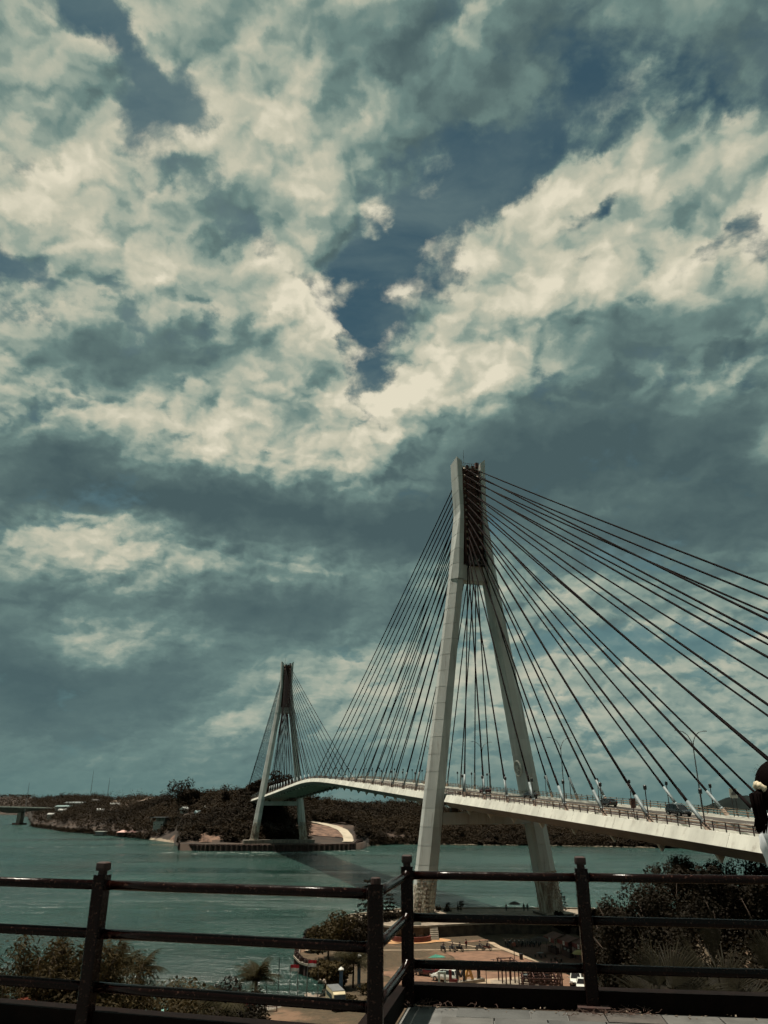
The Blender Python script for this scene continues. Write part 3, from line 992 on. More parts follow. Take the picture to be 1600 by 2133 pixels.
far_az = np.concatenate([np.arange(-74, -26, 2.0), np.arange(-26, 23.3, .22)])
def build_far():
    rows = []
    tt = np.concatenate([[-.06, -.005, 0.0, .004, .02, .05], np.linspace(.08, 1.0, 22), [1.15, 1.5, 2.0]])
    V = []
    for az in far_az:
        Ds, Dc, zc = far_row(az)
        for t in tt:
            r = Ds + (Dc - Ds) * t
            V.append((r * math.sin(R(az)), r * math.cos(R(az)), far_z(az, r)))
    n = len(tt)
    F = [(i * n + j, (i + 1) * n + j, (i + 1) * n + j + 1, i * n + j + 1) for i in range(len(far_az) - 1) for j in range(n - 1)]
    soil = mat('far_soil', (.048, .029, .019), .95, var=.5, scale=.05, col2=(.020, .013, .009), detail=8)
    o = put('far_hillside', mesh_np('far_hillside', V, F, soil, smooth=True))
    tag(o, 'brown earth hillside along the far shore', kind='structure')
build_far()

# distant island on the sea horizon
isl = MB()
ia, ir = 24.4, 5200
rings = []
prof = [(-260, 6), (-200, 26), (-150, 44), (-95, 66), (-40, 76), (20, 79), (70, 62), (120, 44), (200, 30), (300, 22), (420, 14), (600, 6)]
c0 = Vector((ir * math.sin(R(ia)), ir * math.cos(R(ia)), 0))
ex = Vector((math.cos(R(ia)), -math.sin(R(ia)), 0)); ey = Vector((math.sin(R(ia)), math.cos(R(ia)), 0))
for k, wd in ((-1, 260), (-.5, 160), (0, 0), (.5, 160), (1, 260)):
    rings.append([c0 + ex * (x + fnoise(x, k * 50, 40) * 8) + ey * (k * 260) + Vector((0, 0, max(0, h * (1 - k * k) + (fnoise(x, k * 99, 30) * 4 if abs(k) < 1 else 0)))) for x, h in prof])
isl.loft(rings, cap=False, close=False)
tag(isl.build('island_hill', mat('island_forest', (.010, .014, .013), .95, var=.4, scale=.02, spec=.05), smooth=True), 'small wooded island hill on the sea horizon beyond the bridge', kind='structure')

# ------------------------------------------------------------------ foliage builders
def leaf_cloud(cen, rad, n_lumps, n_quads, size, rg, flat=.35, lump=.5, aspect=1.0):
    """Crowns of leaf-clump quads: cen (n,3), rad (n,3); each crown has n_lumps lumps and n_quads quads."""
    n = len(cen)
    ld = rg.normal(size=(n, n_lumps, 3))
    ld /= np.linalg.norm(ld, axis=2, keepdims=True)
    ld *= rg.uniform(.25, .78, size=(n, n_lumps, 1))
    pick = rg.integers(0, n_lumps, size=(n, n_quads))
    lc = np.take_along_axis(ld, pick[:, :, None].repeat(3, 2), axis=1)
    q = rg.normal(size=(n, n_quads, 3))
    q /= np.linalg.norm(q, axis=2, keepdims=True)
    out = q.copy()
    q = lc + q * (lump * rg.uniform(.45, 1.0, size=(n, n_quads, 1)) ** .6)
    P = cen[:, None, :] + q * rad[:, None, :]
    # orientation: outward with a lot of scatter
    nrm = out + rg.normal(size=out.shape) * .6 + np.array([0, 0, flat])
    nrm /= np.linalg.norm(nrm, axis=2, keepdims=True)
    a = np.cross(nrm, rg.normal(size=nrm.shape))
    a /= np.linalg.norm(a, axis=2, keepdims=True) + 1e-9
    b = np.cross(nrm, a)
    s = size * rg.uniform(.55, 1.3, size=(n, n_quads, 1))
    sa, sb = a * s * .5, b * s * .5 * aspect
    V = np.stack([P - sa, P - sb * .8 + sa * .1, P + sa, P + sb * .8 - sa * .1], axis=2).reshape(-1, 3)
    F = np.arange(len(V)).reshape(-1, 4)
    tt = np.repeat(rg.uniform(0, 1, size=(n, 1)), n_quads, 1) * .55 + rg.uniform(0, 1, size=(n, n_quads)) * .45
    return V, F, tt.reshape(-1)

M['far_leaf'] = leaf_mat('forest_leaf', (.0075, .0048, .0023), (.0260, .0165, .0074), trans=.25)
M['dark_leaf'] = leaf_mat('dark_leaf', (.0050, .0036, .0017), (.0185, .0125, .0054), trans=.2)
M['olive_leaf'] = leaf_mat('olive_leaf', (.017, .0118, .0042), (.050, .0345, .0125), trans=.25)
M['red_leaf'] = leaf_mat('red_leaf', (.065, .013, .007), (.12, .028, .012), trans=.2)
M['palm_leaf'] = leaf_mat('palm_leaf', (.027, .022, .009), (.062, .047, .019), trans=.2)
M['bark'] = mat('bark', (.085, .055, .038), .9, var=.5, scale=4)

# ---- the wood on the far shore: one mass
def far_wood():
    rg = np.random.default_rng(3)
    cen, rad = [], []
    def cleared(az, r, Ds):
        if -14.3 < az < -1.2 and r < Ds + (19 if -11 < az < -5.4 else 22): return True
        if -5.4 < az < -2.0 and r < 610: return True            # road and bare bank right of the far pylon
        if -9.0 < az < -6.2 and r < 541: return True
        if -12.9 < az < -11.3 and r < Ds + 34: return True        # reddish bare bank
        if -15.4 < az < -14.2 and r < Ds + 26: return True
        return False
    az0 = -25.2
    tries = 0
    while tries < 16500:
        tries += 1
        az = rg.uniform(-28.5, 22.8)
        Ds, Dc, zc = far_row(az)
        r = Ds + 3 + (Dc * 1.03 - Ds) * rg.uniform(0, 1) ** .8
        if cleared(az, r, Ds):
            continue
        x, y = r * math.sin(R(az)), r * math.cos(R(az))
        # scattered clearings higher up on the left
        if r > 1150 and fnoise(x, y, 160) > .32:
            continue
        z = far_z(az, r)
        k = 1.0 if r < 900 else 1.5
        big = fnoise(x + 900, y, 45)
        if big < -.36 and rg.uniform() < .75:
            continue
        h = rg.uniform(2.6, 5.2) * k * (1 + .55 * max(0, big) * 2) * (1.45 if rg.uniform() < .10 else 1)
        if az > 12: h *= .75
        w = (rg.uniform(1.9, 3.6) + .28 * h) * k ** .5
        cen.append((x, y, z + h * .72)); rad.append((w, w, h * .75))
    # a fringe of scrub right down to the tide line
    for az in np.arange(-24.0, 22.5, .055):
        Ds = far_row(az)[0]
        if -14.25 < az < -1.0 or -16.2 < az < -14.3:
            continue
        for k in range(2):
            r = Ds + rg.uniform(-1, 7)
            w = rg.uniform(1.6, 3.2)
            hh = rg.uniform(1.4, 3.4)
            x, y = r * math.sin(R(az)), r * math.cos(R(az))
            cen.append((x, y, max(far_z(az, r), WATER_Z) + hh * .6)); rad.append((w, w, hh * .75))
    cen, rad = np.array(cen), np.array(rad)
    V, F, t = leaf_cloud(cen, rad, 6, 58, 1.35, rg, lump=.42, flat=2.0)
    big = np.array([fnoise(c[0], c[1], 60) + .6 * fnoise(c[0], c[1], 17) for c in cen])
    t = np.clip(t * .55 + np.repeat(np.clip(.42 + big * .9, 0, 1), 58) * .6, 0, 1)
    o = put('far_wood', mesh_np('far_wood', V, F, M['far_leaf'], tint=t))
    tag(o, 'dense dark brown-green wood covering the far shore hillside', kind='stuff')
far_wood()

def make_tree(name, label, cat, base, height, crown_w, mat_leaf, seed, quads=1600, size=.45, trunk_r=.25, lumps=9, group=None, crown_lo=.25, limbs=5, squash=1.0, lean=(0, 0), aspect=1.0, lump=.38):
    t = thing(name, label, cat, base, 0, group)
    rg = np.random.default_rng(seed)
    rd = random.Random(seed)
    mb = MB()
    top = Vector((lean[0], lean[1], height * .72))
    mb.tube([(0, 0, -.6), (lean[0] * .15, lean[1] * .15, height * .2), (lean[0] * .5, lean[1] * .5, height * .45), top], [trunk_r * 1.15, trunk_r, trunk_r * .75, trunk_r * .3], 7)
    for i in range(limbs):
        a = 2 * math.pi * i / limbs + rd.uniform(-.4, .4)
        h0 = height * rd.uniform(.25, .5)
        p0 = Vector((lean[0] * .4, lean[1] * .4, h0))
        e = Vector((math.cos(a) * crown_w * .36, math.sin(a) * crown_w * .36, height * rd.uniform(.5, .85)))
        mb.tube([p0, p0.lerp(e, .5) + Vector((0, 0, height * .05)), e], [trunk_r * .5, trunk_r * .35, trunk_r * .12], 5)
    mb.build('trunk', M['bark'], t, smooth=True)
    zc = height * (crown_lo + 1) / 2
    V, F, tt = leaf_cloud(np.array([[lean[0], lean[1], zc]]), np.array([[crown_w / 2, crown_w / 2, height * (1 - crown_lo) / 2 * squash]]), lumps, quads, size, rg, aspect=aspect, lump=lump)
    put('crown', mesh_np('crown', V, F, mat_leaf, tint=tt), t)
    return t

# single trees that stand out on the far shore
def far_pt(az, r):
    return Vector((r * math.sin(R(az)), r * math.cos(R(az)), far_z(az, r) - .5))
_ft = [(-14.45, 700, .037, 29, 'tall layered tree standing out on the far hill left of the far pylon'),
       (-13.65, 690, .0225, 18, 'shorter tree just right of the tallest far hill tree'),
       (-11.3, 640, .0195, 11, 'slim tree on the far skyline midway between the tall tree and the far pylon'),
       (-9.95, 630, .0185, 17, 'rounded tree on the far skyline just left of the far pylon'),
       (-12.3, 690, .0125, 14, 'low tree on the far ridge between the tall tree and the slim one'),
       (-8.95, 640, .030, 22, 'dark broad tree behind the left leg of the far pylon'),
       (-7.75, 650, .0405, 27, 'biggest dark tree seen through the legs of the far pylon'),
       (-6.8, 655, .039, 22, 'dark tree behind the right leg of the far pylon'),
       (-5.3, 690, .0325, 17, 'low tree peeping over the far deck right of the far pylon')]
for i, (az, r, h, wd, lb) in enumerate(_ft):
    b0 = far_pt(az, r)
    make_tree('broadleaf_tree', lb, 'tree', b0, CAM_Z + h * r - b0.z, wd, M['far_leaf'], 100 + i, quads=1500, size=1.4, trunk_r=.5, lumps=11, crown_lo=.18, group='trees on the far skyline')

# far embankment of sheet piles in front of the far pylon
def polyline(pts, step):
    out = [Vector((*pts[0], 0))]
    for a, b in zip(pts[:-1], pts[1:]):
        a, b = Vector((*a, 0)), Vector((*b, 0))
        n = max(1, int((b - a).length / step))
        for i in range(1, n + 1):
            out.append(a.lerp(b, i / n))
    return out
M['pile'] = mat('rusted_sheet_pile', (.060, .026, .020), .8, var=.5, scale=1.2, streak=True)
M['coping'] = mat('coping_concrete', (.30, .255, .20), .85, var=.4, scale=.6)
def sheet_wall(name, label, pts, z0, z1, pitch, as_parts, rise=None):
    t = thing(name, label, 'sea wall', (pts[0][0], pts[0][1], z0))
    org = Vector((pts[0][0], pts[0][1], z0))
    P = polyline(pts, pitch)
    joined = MB()
    for i, (a, b) in enumerate(zip(P[:-1], P[1:])):
        d = (b - a)
        L = d.length
        d.normalize()
        nn = Vector((-d.y, d.x, 0)) * (.32 if i % 2 else -.32)
        zt = z1 if rise is None else z1 + rise(i / len(P))
        base = a - org
        prof = [base - nn, base + d * L * .22 - nn * .9 + nn * 1.8, base + d * L * .78 + nn * .9, base + d * L - nn]
        back = [p + Vector((-d.y, d.x, 0)) * .12 for p in prof]
        ring0 = [Vector((p.x, p.y, -2.5)) for p in prof] + [Vector((p.x, p.y, -2.5)) for p in reversed(back)]
        ring1 = [Vector((p.x, p.y, zt - z0)) for p in prof] + [Vector((p.x, p.y, zt - z0)) for p in reversed(back)]
        if as_parts:
            MB().loft([ring0, ring1]).build('sheet_pile', M['pile'], t)
        else:
            joined.loft([ring0, ring1])
    if not as_parts:
        tag(joined.build('sheet_piles', M['pile'], t), kind='stuff')
    # walkway-wide coping beam on the piles
    cb = MB()
    rings = []
    for i, a in enumerate(P):
        d = (P[min(i + 1, len(P) - 1)] - P[max(i - 1, 0)]).normalized()
        nn = Vector((-d.y, d.x, 0))
        zt = (z1 if rise is None else z1 + rise(i / len(P))) - z0
        q = a - org
        rings.append([q - nn * .45 + Vector((0, 0, zt - .1)), q + nn * .5 + Vector((0, 0, zt - .1)), q + nn * .5 + Vector((0, 0, zt + .22)), q - nn * .45 + Vector((0, 0, zt + .22))])
    cb.loft(rings)
    cb.build('coping', M['coping'] if as_parts else M['pile'], t)
    return t
def ap(az, r):
    return (r * math.sin(R(az)), r * math.cos(R(az)))
sheet_wall('sheet_pile_wall', 'long dark rusty sheet pile embankment at the foot of the far pylon',
           [ap(-14.25, 560), ap(-14.2, 536), ap(-12.3, 522), ap(-10.3, 517), ap(-8.0, 513), ap(-5.5, 512), ap(-3.46, 517), ap(-2.2, 523), ap(-1.5, 545)], WATER_Z, 4.7, 1.6, False, rise=lambda f: 0 if f < .86 else min(1.8, (f - .86) * 22))

# pale access road that drops to the far embankment
def ribbon(name, pts, wd, m, lift=.12, parent=None, zf=None, label=None, kind='structure', step=3.0):
    P = polyline(pts, step)
    V, F = [], []
    for i, a in enumerate(P):
        d = (P[min(i + 1, len(P) - 1)] - P[max(i - 1, 0)]).normalized()
        nn = Vector((-d.y, d.x, 0))
        for k in (-.5, 0, .5):
            q = a + nn * wd * k
            V.append((q.x, q.y, zf(q.x, q.y) + lift))
    for i in range(len(P) - 1):
        for j in (0, 1):
            F.append((i * 3 + j, (i + 1) * 3 + j, (i + 1) * 3 + j + 1, i * 3 + j + 1))
    mb = MB().add(V, F)
    o = mb.build(name, m, parent)
    return tag(o, label, kind=kind)
def far_xy(x, y):
    return far_z(math.degrees(math.atan2(x, y)), math.hypot(x, y))
M['paleroad'] = mat('pale_concrete_road', (.40, .34, .255), .85, var=.25, scale=.15)
ribbon('access_road', [ap(-2.62, 533), ap(-2.5, 548), ap(-2.6, 562), ap(-2.95, 580), ap(-3.6, 594), ap(-4.6, 606), ap(-5.6, 612)], 7.0, M['paleroad'], .7, zf=far_xy, label='pale concrete road curving down to the far embankment')
# bare reddish banks
bank_m = mat('bare_red_bank', (.170, .098, .066), .95, var=.5, scale=.25, col2=(.055, .030, .020), detail=8)
def bank(name, az0, az1, r0, r1, label):
    V, F = [], []
    na, nr = 14, 8
    for i in range(na + 1):
        az = az0 + (az1 - az0) * i / na
        for j in range(nr + 1):
            r = r0 + (r1 - r0) * j / nr
            x, y = ap(az, r)
            V.append((x, y, far_z(az, r) + .35 + fnoise(x, y, 5) * .5))
    for i in range(na):
        for j in range(nr):
            F.append((i * (nr + 1) + j, (i + 1) * (nr + 1) + j, (i + 1) * (nr + 1) + j + 1, i * (nr + 1) + j + 1))
    tag(MB().add(V, F).build(name, bank_m), label, kind='structure')
bank('bare_bank', -5.3, -2.9, 556, 600, 'bare red earth bank between the far pylon and the pale road')
bank('bare_bank', -12.9, -11.3, 548, 566, 'bare red earth bank left of the far pylon')
bank('bare_bank', -15.3, -14.3, 628, 650, 'pale eroded bank at the left end of the far embankment')
sand_m = mat('pale_shore_sand', (.27, .215, .155), .95, var=.4, scale=.2, detail=8)
for a0, a1, lb in ((-1.2, 2.2, 'strip of pale sand beyond the right end of the far embankment'), (-16.2, -14.4, 'strip of pale sand left of the far embankment'), (7.0, 9.4, 'litter of pale stones on the far shore left of the right pylon leg'), (11.0, 18.5, 'litter of pale stones on the far shore right of the right pylon leg'), (2.8, 6.6, 'litter of pale stones on the far shore between the pylon legs')):
    V, F = [], []
    n = int((a1 - a0) / .12)
    rs = random.Random(int(a0 * 10))
    if 'sand' in lb:
        for i in range(n + 1):
            az = a0 + (a1 - a0) * i / n
            Ds = far_row(az)[0]
            for r in (Ds - 2, Ds + 3 + rs.uniform(0, 3)):
                x, y = ap(az, r)
                V.append((x, y, max(far_z(az, r), WATER_Z) + .15))
        F = [(2 * i, 2 * i + 2, 2 * i + 3, 2 * i + 1) for i in range(n)]
        tag(MB().add(V, F).build('shore_sand', sand_m), lb, kind='structure')
    else:
        mb = MB()
        for i in range(int((a1 - a0) * 30)):
            az = rs.uniform(a0, a1)
            r = far_row(az)[0] + rs.uniform(-4.5, -.8)
            x, y = ap(az, r)
            s = rs.uniform(.3, 1.0)
            mb.box((x, y, max(far_z(az, r), WATER_Z) + s * .3), (s * 1.5, s, s * .8), rs.uniform(0, 3), M=Euler((rs.uniform(-.3, .3), rs.uniform(-.3, .3), rs.uniform(0, 3))).to_matrix())
        tag(mb.build('shore_stones', M['oldconc'] if 0 else sand_m), lb, kind='stuff')

# ------------------------------------------------------------------ near shore
from mathutils.geometry import delaunay_2d_cdt
BEACH = [(-300, 40), (-120, 78), (-60, 96), (-34, 108), (-20, 120), (-13, 127), (-9.5, 132), (-8.6, 138), (-10.5, 143), (-12.4, 145.4)]
QUAY = [(-12.4, 145.4), (-14.2, 147.8), (-15.8, 153.2), (-16.4, 162.3), (-15.7, 171.9), (-14.0, 181.5), (-11.9, 188.5), (-8.9, 194.0), (-4.6, 199.4), (0.0, 202.8), (7.1, 205.4), (23.7, 206.3), (47.5, 206.3), (62, 207.5)]
EAST = [(62, 207.5), (72, 214), (88, 222), (104, 226), (130, 215), (170, 180), (300, 150)]
def seg_dist(px, py, pts):
    best = 1e9
    for (ax, ay), (bx, by) in zip(pts[:-1], pts[1:]):
        dx, dy = bx - ax, by - ay
        t = max(0, min(1, ((px - ax) * dx + (py - ay) * dy) / (dx * dx + dy * dy)))
        best = min(best, math.hypot(px - ax - dx * t, py - ay - dy * t))
    return best
PARK_Z = 2.25
def gz0(y):
    return float(np.interp(y, [-40, 6.5, 8, 14, 20, 50, 90, 108, 122, 260], [24.9, 24.9, 24.9, 24.7, 22.2, 12.5, 4.3, 2.6, PARK_Z, PARK_Z]))
def P(x, y):
    k = (CAM_Z - PARK_Z) / (CAM_Z - float(np.interp(y, [8, 20, 50, 95, 117, 168, 200], [24.2, 22, 14.5, 7.2, 5.55, 3.0, 3.0])))
    return (x * k, y * k)
def gz(x, y):
    z = gz0(y)
    if x < 30:
        z = min(z, WATER_Z + .1 + .30 * seg_dist(x, y, BEACH))
    if x > 55:
        z = min(z, WATER_Z + .1 + .22 * seg_dist(x, y, EAST))
    return z
def at_g(x, y, dz=0.0):
    x, y = P(x, y)
    return (x, y, gz(x, y) + dz)
def land_mat():
    m = bpy.data.materials.new('park_ground')
    m.use_nodes = True
    w = NT(m.node_tree)
    p = w.n('ShaderNodeNewGeometry').outputs['Position']
    a = w.noise(p, .12, 8, .62)
    f = w.noise(p, 1.6, 6, .65)
    c = w.mix(w.maprange(f, .35, .7), (.040, .026, .012), (.072, .046, .022))
    c = w.mix(w.maprange(a, .50, .66), c, (.140, .080, .046))
    g = w.noise(p, .5, 6, .6)
    c = w.mix(w.math('MULTIPLY', w.maprange(g, .52, .66), .6), c, (.034, .028, .012))
    b = w.n('ShaderNodeBsdfPrincipled')
    w.link(c, b.inputs['Base Color'])
    b.inputs['Roughness'].default_value = .95
    bn = w.n('ShaderNodeBump')
    bn.inputs['Distance'].default_value = .12
    w.link(w.noise(p, 3.5, 4, .6), bn.inputs['Height'])
    w.link(bn.outputs[0], b.inputs['Normal'])
    o = w.n('ShaderNodeOutputMaterial')
    w.link(b.outputs[0], o.inputs[0])
    return m
M['ground'] = land_mat()

def patch(name, poly, m, lift, step=2.5, label=None, parent=None, kind='structure', zf=None, jitter=0.0):
    """A sheet that follows the ground inside a polygon."""
    zf = zf or gz
    if name != 'ground':
        poly = [P(*q) for q in poly]
    pts = [Vector((p.x, p.y)) for p in polyline(list(poly) + [poly[0]], step)[:-1]]
    if jitter:
        rj = random.Random(len(pts))
        pts = [p + Vector((rj.uniform(-jitter, jitter), rj.uniform(-jitter, jitter))) for p in pts]
    n = len(pts)
    xs = [p.x for p in pts]; ys = [p.y for p in pts]
    allp = list(pts)
    x = min(xs) + step / 2
    while x < max(xs):
        y = min(ys) + step / 2
        while y < max(ys):
            allp.append(Vector((x, y)))
            y += step
        x += step
    r = delaunay_2d_cdt(allp, [(i, (i + 1) % n) for i in range(n)], [tuple(range(n))], 1, 1e-4)
    V = [(q.x, q.y, zf(q.x, q.y) + lift) for q in r[0]]
    o = MB().add(V, [tuple(f) for f in r[2]]).build(name, m, parent, smooth=True)
    return tag(o, label, kind=kind)
patch('ground', [(-300, -40)] + BEACH + QUAY[1:] + EAST[1:] + [(300, -40)], M['ground'], 0.0, 4.0, 'sloping brown park ground between the lookout and the water')
# beach skirt under water
sk = MB()
for a, b in zip((BEACH + EAST)[:-1], (BEACH + EAST)[1:]):
    if a == BEACH[-1]:
        continue
    sk.add([(a[0], a[1], WATER_Z + .15), (b[0], b[1], WATER_Z + .15), (b[0] - (4 if b in BEACH else -4), b[1] + 8, -3), (a[0] - (4 if a in BEACH else -4), a[1] + 8, -3)], [(0, 1, 2, 3)])
tag(sk.build('beach', M['ground']), 'muddy beach sloping into the strait', kind='structure')

near_wall = sheet_wall('sheet_pile_wall', 'curved rusty sheet pile sea wall with pale coping round the near park', QUAY, WATER_Z, 3.3, .95, True)

# ---- pylon platform, retaining wall, stairs
PZ = 4.2
plat = [(-9, 182), (2, 174), (8.2, 174.8), (11.6, 176), (17.4, 178), (26.8, 180.6), (38, 180), (49, 178.5), (53, 188), (51, 203.5), (24, 204.5), (4, 202.5), (-8, 192)]
M['wallstone'] = mat('stone_retaining_wall', (.075, .055, .040), .9, var=.55, scale=.8, bump=.05, bscale=2, detail=8)
M['paving'] = mat('plaza_paving', (.25, .20, .15), .9, var=.35, scale=.5, detail=8)
tw = thing('terrace', 'raised stone-walled terrace around the feet of the near pylon', 'terrace', (20, 185, 3))
o20 = Vector((20, 185, 3))
mb = MB()
mb.prism([(x - 20, y - 185) for x, y in plat], -2.5, PZ - 3)
mb.build('retaining_wall', M['wallstone'], tw)
mb = MB()
mb.prism([(x - 20, y - 185) for x, y in plat], PZ - 3 + .004, PZ - 3 + .05)
mb.build('paving', M['paving'], tw)
mb = MB()
pl = polyline([(x - 20, y - 185) for x, y in plat] + [(plat[0][0] - 20, plat[0][1] - 185)], 50)
for a, b in zip(pl[:-1], pl[1:]):
    mid = (a + b) / 2
    mb.box((mid.x, mid.y, PZ - 3 + .2), ((b - a).length + .3, .45, .36), math.atan2(b.y - a.y, b.x - a.x))
mb.build('coping', M['coping'], tw)
for i in range(7):
    zt = PARK_Z + (PZ - PARK_Z) * (7 - i) / 7.5
    MB().box((10.4 - 20, 175.2 - i * .5 - 185, (zt - 3) / 2 - .6), (1.7, .5, zt - 3 + 1.2)).build('step', M['coping'], tw)
# pedestals round the feet
for w, lb in ((-1, 'left'), (1, 'right')):
    p = BW(w * leg_c(3.5), 0, PZ)
    ph = 1.4 if w < 0 else .5
    MB().box((p.x - 20, p.y - 185, 1.2 + ph / 2), (6.6, 7.6, ph), BR_A).build('pedestal', M['wallstone'], tw)
    MB().box((p.x - 20, p.y - 185, 1.2 + ph + .06), (6.9, 7.9, .12), BR_A).build('pedestal_cap', M['coping'], tw)
# painted notice boards beside the left pedestal
bd = MB().box((0, 0, 1.1), (1.6, .1, 1.6))
for u in (-.7, .7):
    bd.box((u, 0, .3), (.08, .08, .8))
tag(bd.build('notice_board', M['white'], loc=(7.0, 175.6, PZ + .05)), 'white notice board standing at the foot of the left pylon leg', 'sign')

# terrace hedge, shrubs and little lamps along the far edge (silhouettes against the water)
def bush(name, label, cat, base, size, ml, seed, quads=260, qs=.35, group=None, lumps=5):
    t = thing(name, label, cat, base, 0, group)
    rg = np.random.default_rng(seed)
    V, F, tt = leaf_cloud(np.array([[0, 0, size[2] * .5]]), np.array([[size[0] / 2, size[1] / 2, size[2] * .55]]), lumps, quads, qs, rg)
    put('foliage', mesh_np('foliage', V, F, ml, tint=tt), t)
    MB().tube([(0, 0, -.2), (0, 0, size[2] * .5)], [.06, .03], 5).build('stem', M['bark'], t)
    return t
terr = [(890, 'low round shrub on the terrace edge right of the left pylon leg', 1.2), (913, 'wide-topped small palm-like shrub silhouetted on the terrace edge', 1.7), (932, 'drooping small shrub on the terrace edge', 1.9), (960, 'spiky little tree on the terrace edge', 2.5)]
for i, (px, lb, h) in enumerate(terr):
    az = math.atan((px - 800) / 1540 / 1.126)
    p = (199 * math.tan(az), 199, PZ)
    bush('terrace_shrub', lb, 'shrub', p, (h * 1.1, h, h), M['dark_leaf'], 300 + i, 160, .4)
umb_m = mat('umbrella_fabric', (.05, .035, .03), .8)
def parasol(label, loc, r, h, m, cat='umbrella'):
    t = thing('parasol', label, cat, loc)
    MB().tube([(0, 0, 0), (0, 0, h)], .04, 6).build('pole', M['darkiron'], t)
    n = 8
    c = MB()
    V = [Vector((0, 0, h + .35))] + [Vector((r * math.cos(2 * math.pi * k / n), r * math.sin(2 * math.pi * k / n), h - .25)) for k in range(n)] + [Vector((r * .55 * math.cos(2 * math.pi * k / n), r * .55 * math.sin(2 * math.pi * k / n), h + .14)) for k in range(n)]
    F = [(0, 9 + k, 9 + (k + 1) % n) for k in range(n)] + [(9 + k, 1 + k, 1 + (k + 1) % n, 9 + (k + 1) % n) for k in range(n)]
    c.add(V, F)
    c.build('canopy', m, t)
    return t
parasol('dark open parasol on the terrace edge between the pylon legs', (31.2, 199, PZ), 1.5, 1.9, umb_m)

def conifer(label, base, h, wd, seed, group=None, ml=None):
    """Araucaria-like tree: bare stem with whorls of drooping branches."""
    t = thing('araucaria_tree', label, 'tree', base, 0, group)
    MB().tube([(0, 0, -.4), (0, 0, h)], [.14, .03], 6).build('trunk', M['bark'], t)
    rg = np.random.default_rng(seed)
    cen, rad = [], []
    nw = 8
    for i in range(nw):
        z = h * (.2 + .78 * i / (nw - 1))
        r = wd * .5 * (1 - i / nw) ** .8 + .15
        k = 7 if i < nw - 2 else 4
        for j in range(k):
            a = 2 * math.pi * j / k + i * .6
            for f in (.35, .7, 1.0):
                cen.append((math.cos(a) * r * f, math.sin(a) * r * f, z - .12 * r * f * f + .1 * r))
                rad.append((.28 * wd / 4, .28 * wd / 4, .09 * wd / 3))
    V, F, tt = leaf_cloud(np.array(cen), np.array(rad), 2, 9, .32 * wd / 4, rg, flat=1.2)
    put('crown', mesh_np('crown', V, F, ml or M['dark_leaf'], tint=tt), t)
    return t
conifer('small araucaria on the terrace just left of the right pylon leg', (41.2, 197, PZ), 5.4, 4.4, 1)
conifer('araucaria with flat tiers of branches on the park edge left of the near pylon', (1.2, 186, PARK_Z), 7.0, 5.0, 2, ml=M['dark_leaf'])
conifer('taller araucaria rising behind the corner post of the railing', (-3.6, 180, PARK_Z), 10.4, 6.0, 3, ml=M['dark_leaf'])
def post_lamp(label, loc, h, group, name='park_lamp'):
    t = thing(name, label, 'lamp post', loc, 0, group)
    MB().tube([(0, 0, 0), (0, 0, h - .5)], [.07, .05], 6).build('pole', M['darkiron'], t)
    MB().lathe([(.1, h - .5), (.2, h - .4), (.2, h), (.06, h + .12)], n=8).build('lantern', M['darkiron'], t)
    return t
for px, h, lb in ((902, 5.2, 'slim dark lamp post on the terrace just right of the left pylon leg'), (1119, 5.0, 'slim dark lamp post on the terrace at the left side of the right pylon leg'), (1176, 5.6, 'slim dark lamp post right of the right pylon leg')):
    az = (px - 800) / 1540 / 1.122
    post_lamp(lb, (196 * az, 196, PZ - .05 if px < 1170 else PARK_Z), h, None)

# ---- park surfaces
M['dirt'] = mat('bare_pink_earth', (.185, .100, .060), .95, var=.35, scale=.5, detail=9, bump=.05, bscale=2)
M['pathm'] = mat('pale_path', (.33, .245, .165), .9, var=.3, scale=.5)
M['orangepave'] = mat('orange_paving', (.42, .225, .10), .85, var=.25, scale=.8)
M['redwall'] = mat('red_low_wall', (.16, .035, .025), .7, var=.4, scale=2)
M['plaza'] = mat('red_brick_plaza', (.16, .078, .052), .9, var=.35, scale=.6, detail=9)
ribbon('park_path', [P(*q) for q in [(-14, 151), (5.4, 151.2), (17.2, 152), (22.5, 152.4)]], .75, M['pathm'], .06, zf=gz, label='straight pale path across the lawn below the pylon')
ribbon('park_path', [P(*q) for q in [(11.6, 164.6), (17.5, 154.8), (20.6, 152.6)]], .7, M['pathm'], .08, zf=gz, label='diagonal pale path from the orange circle to the straight path')
ribbon('park_path', [P(*q) for q in [(20.6, 163), (21.0, 156), (22.6, 146.5), (24.0, 140), (26.5, 128)]], 1.3, M['pathm'], .10, zf=gz, label='pale kerb path along the edge of the shaded plaza')
ribbon('park_path', [P(*q) for q in [(-2, 171.5), (2.4, 164.5), (5.6, 161.5)]], .6, M['pathm'], .06, zf=gz, label='narrow pale path joining the orange circle from the left')
patch('dirt_clearing', [(10.8, 148.0), (15, 149.8), (21, 149.5), (22.6, 144), (24.6, 134), (26.2, 127), (20, 129), (15, 133.5), (11.8, 139.5)], M['dirt'], .05, 1.6, 'bare pinkish earth clearing in the middle of the park', jitter=.5)
patch('dirt_clearing', [(15.4, 164.6), (19.0, 168.2), (21.5, 168), (19.4, 166), (17, 163.6)], M['dirt'], .05, 1.2, 'small patch of bare earth below the retaining wall', jitter=.25)
patch('car_park', [(-2, 126), (8, 128), (26, 124), (30, 112), (26, 100), (12, 104), (4, 110)], M['dirt'], .05, 2.2, 'earth car park at the foot of the slope', jitter=.8)
patch('park_road', [(8.5, 116.2), (14, 119), (24, 123), (24.6, 119), (15, 114.6), (9.5, 113.0)], M['pathm'], .10, 1.6, 'pale concrete strip behind the big letters', jitter=.15)
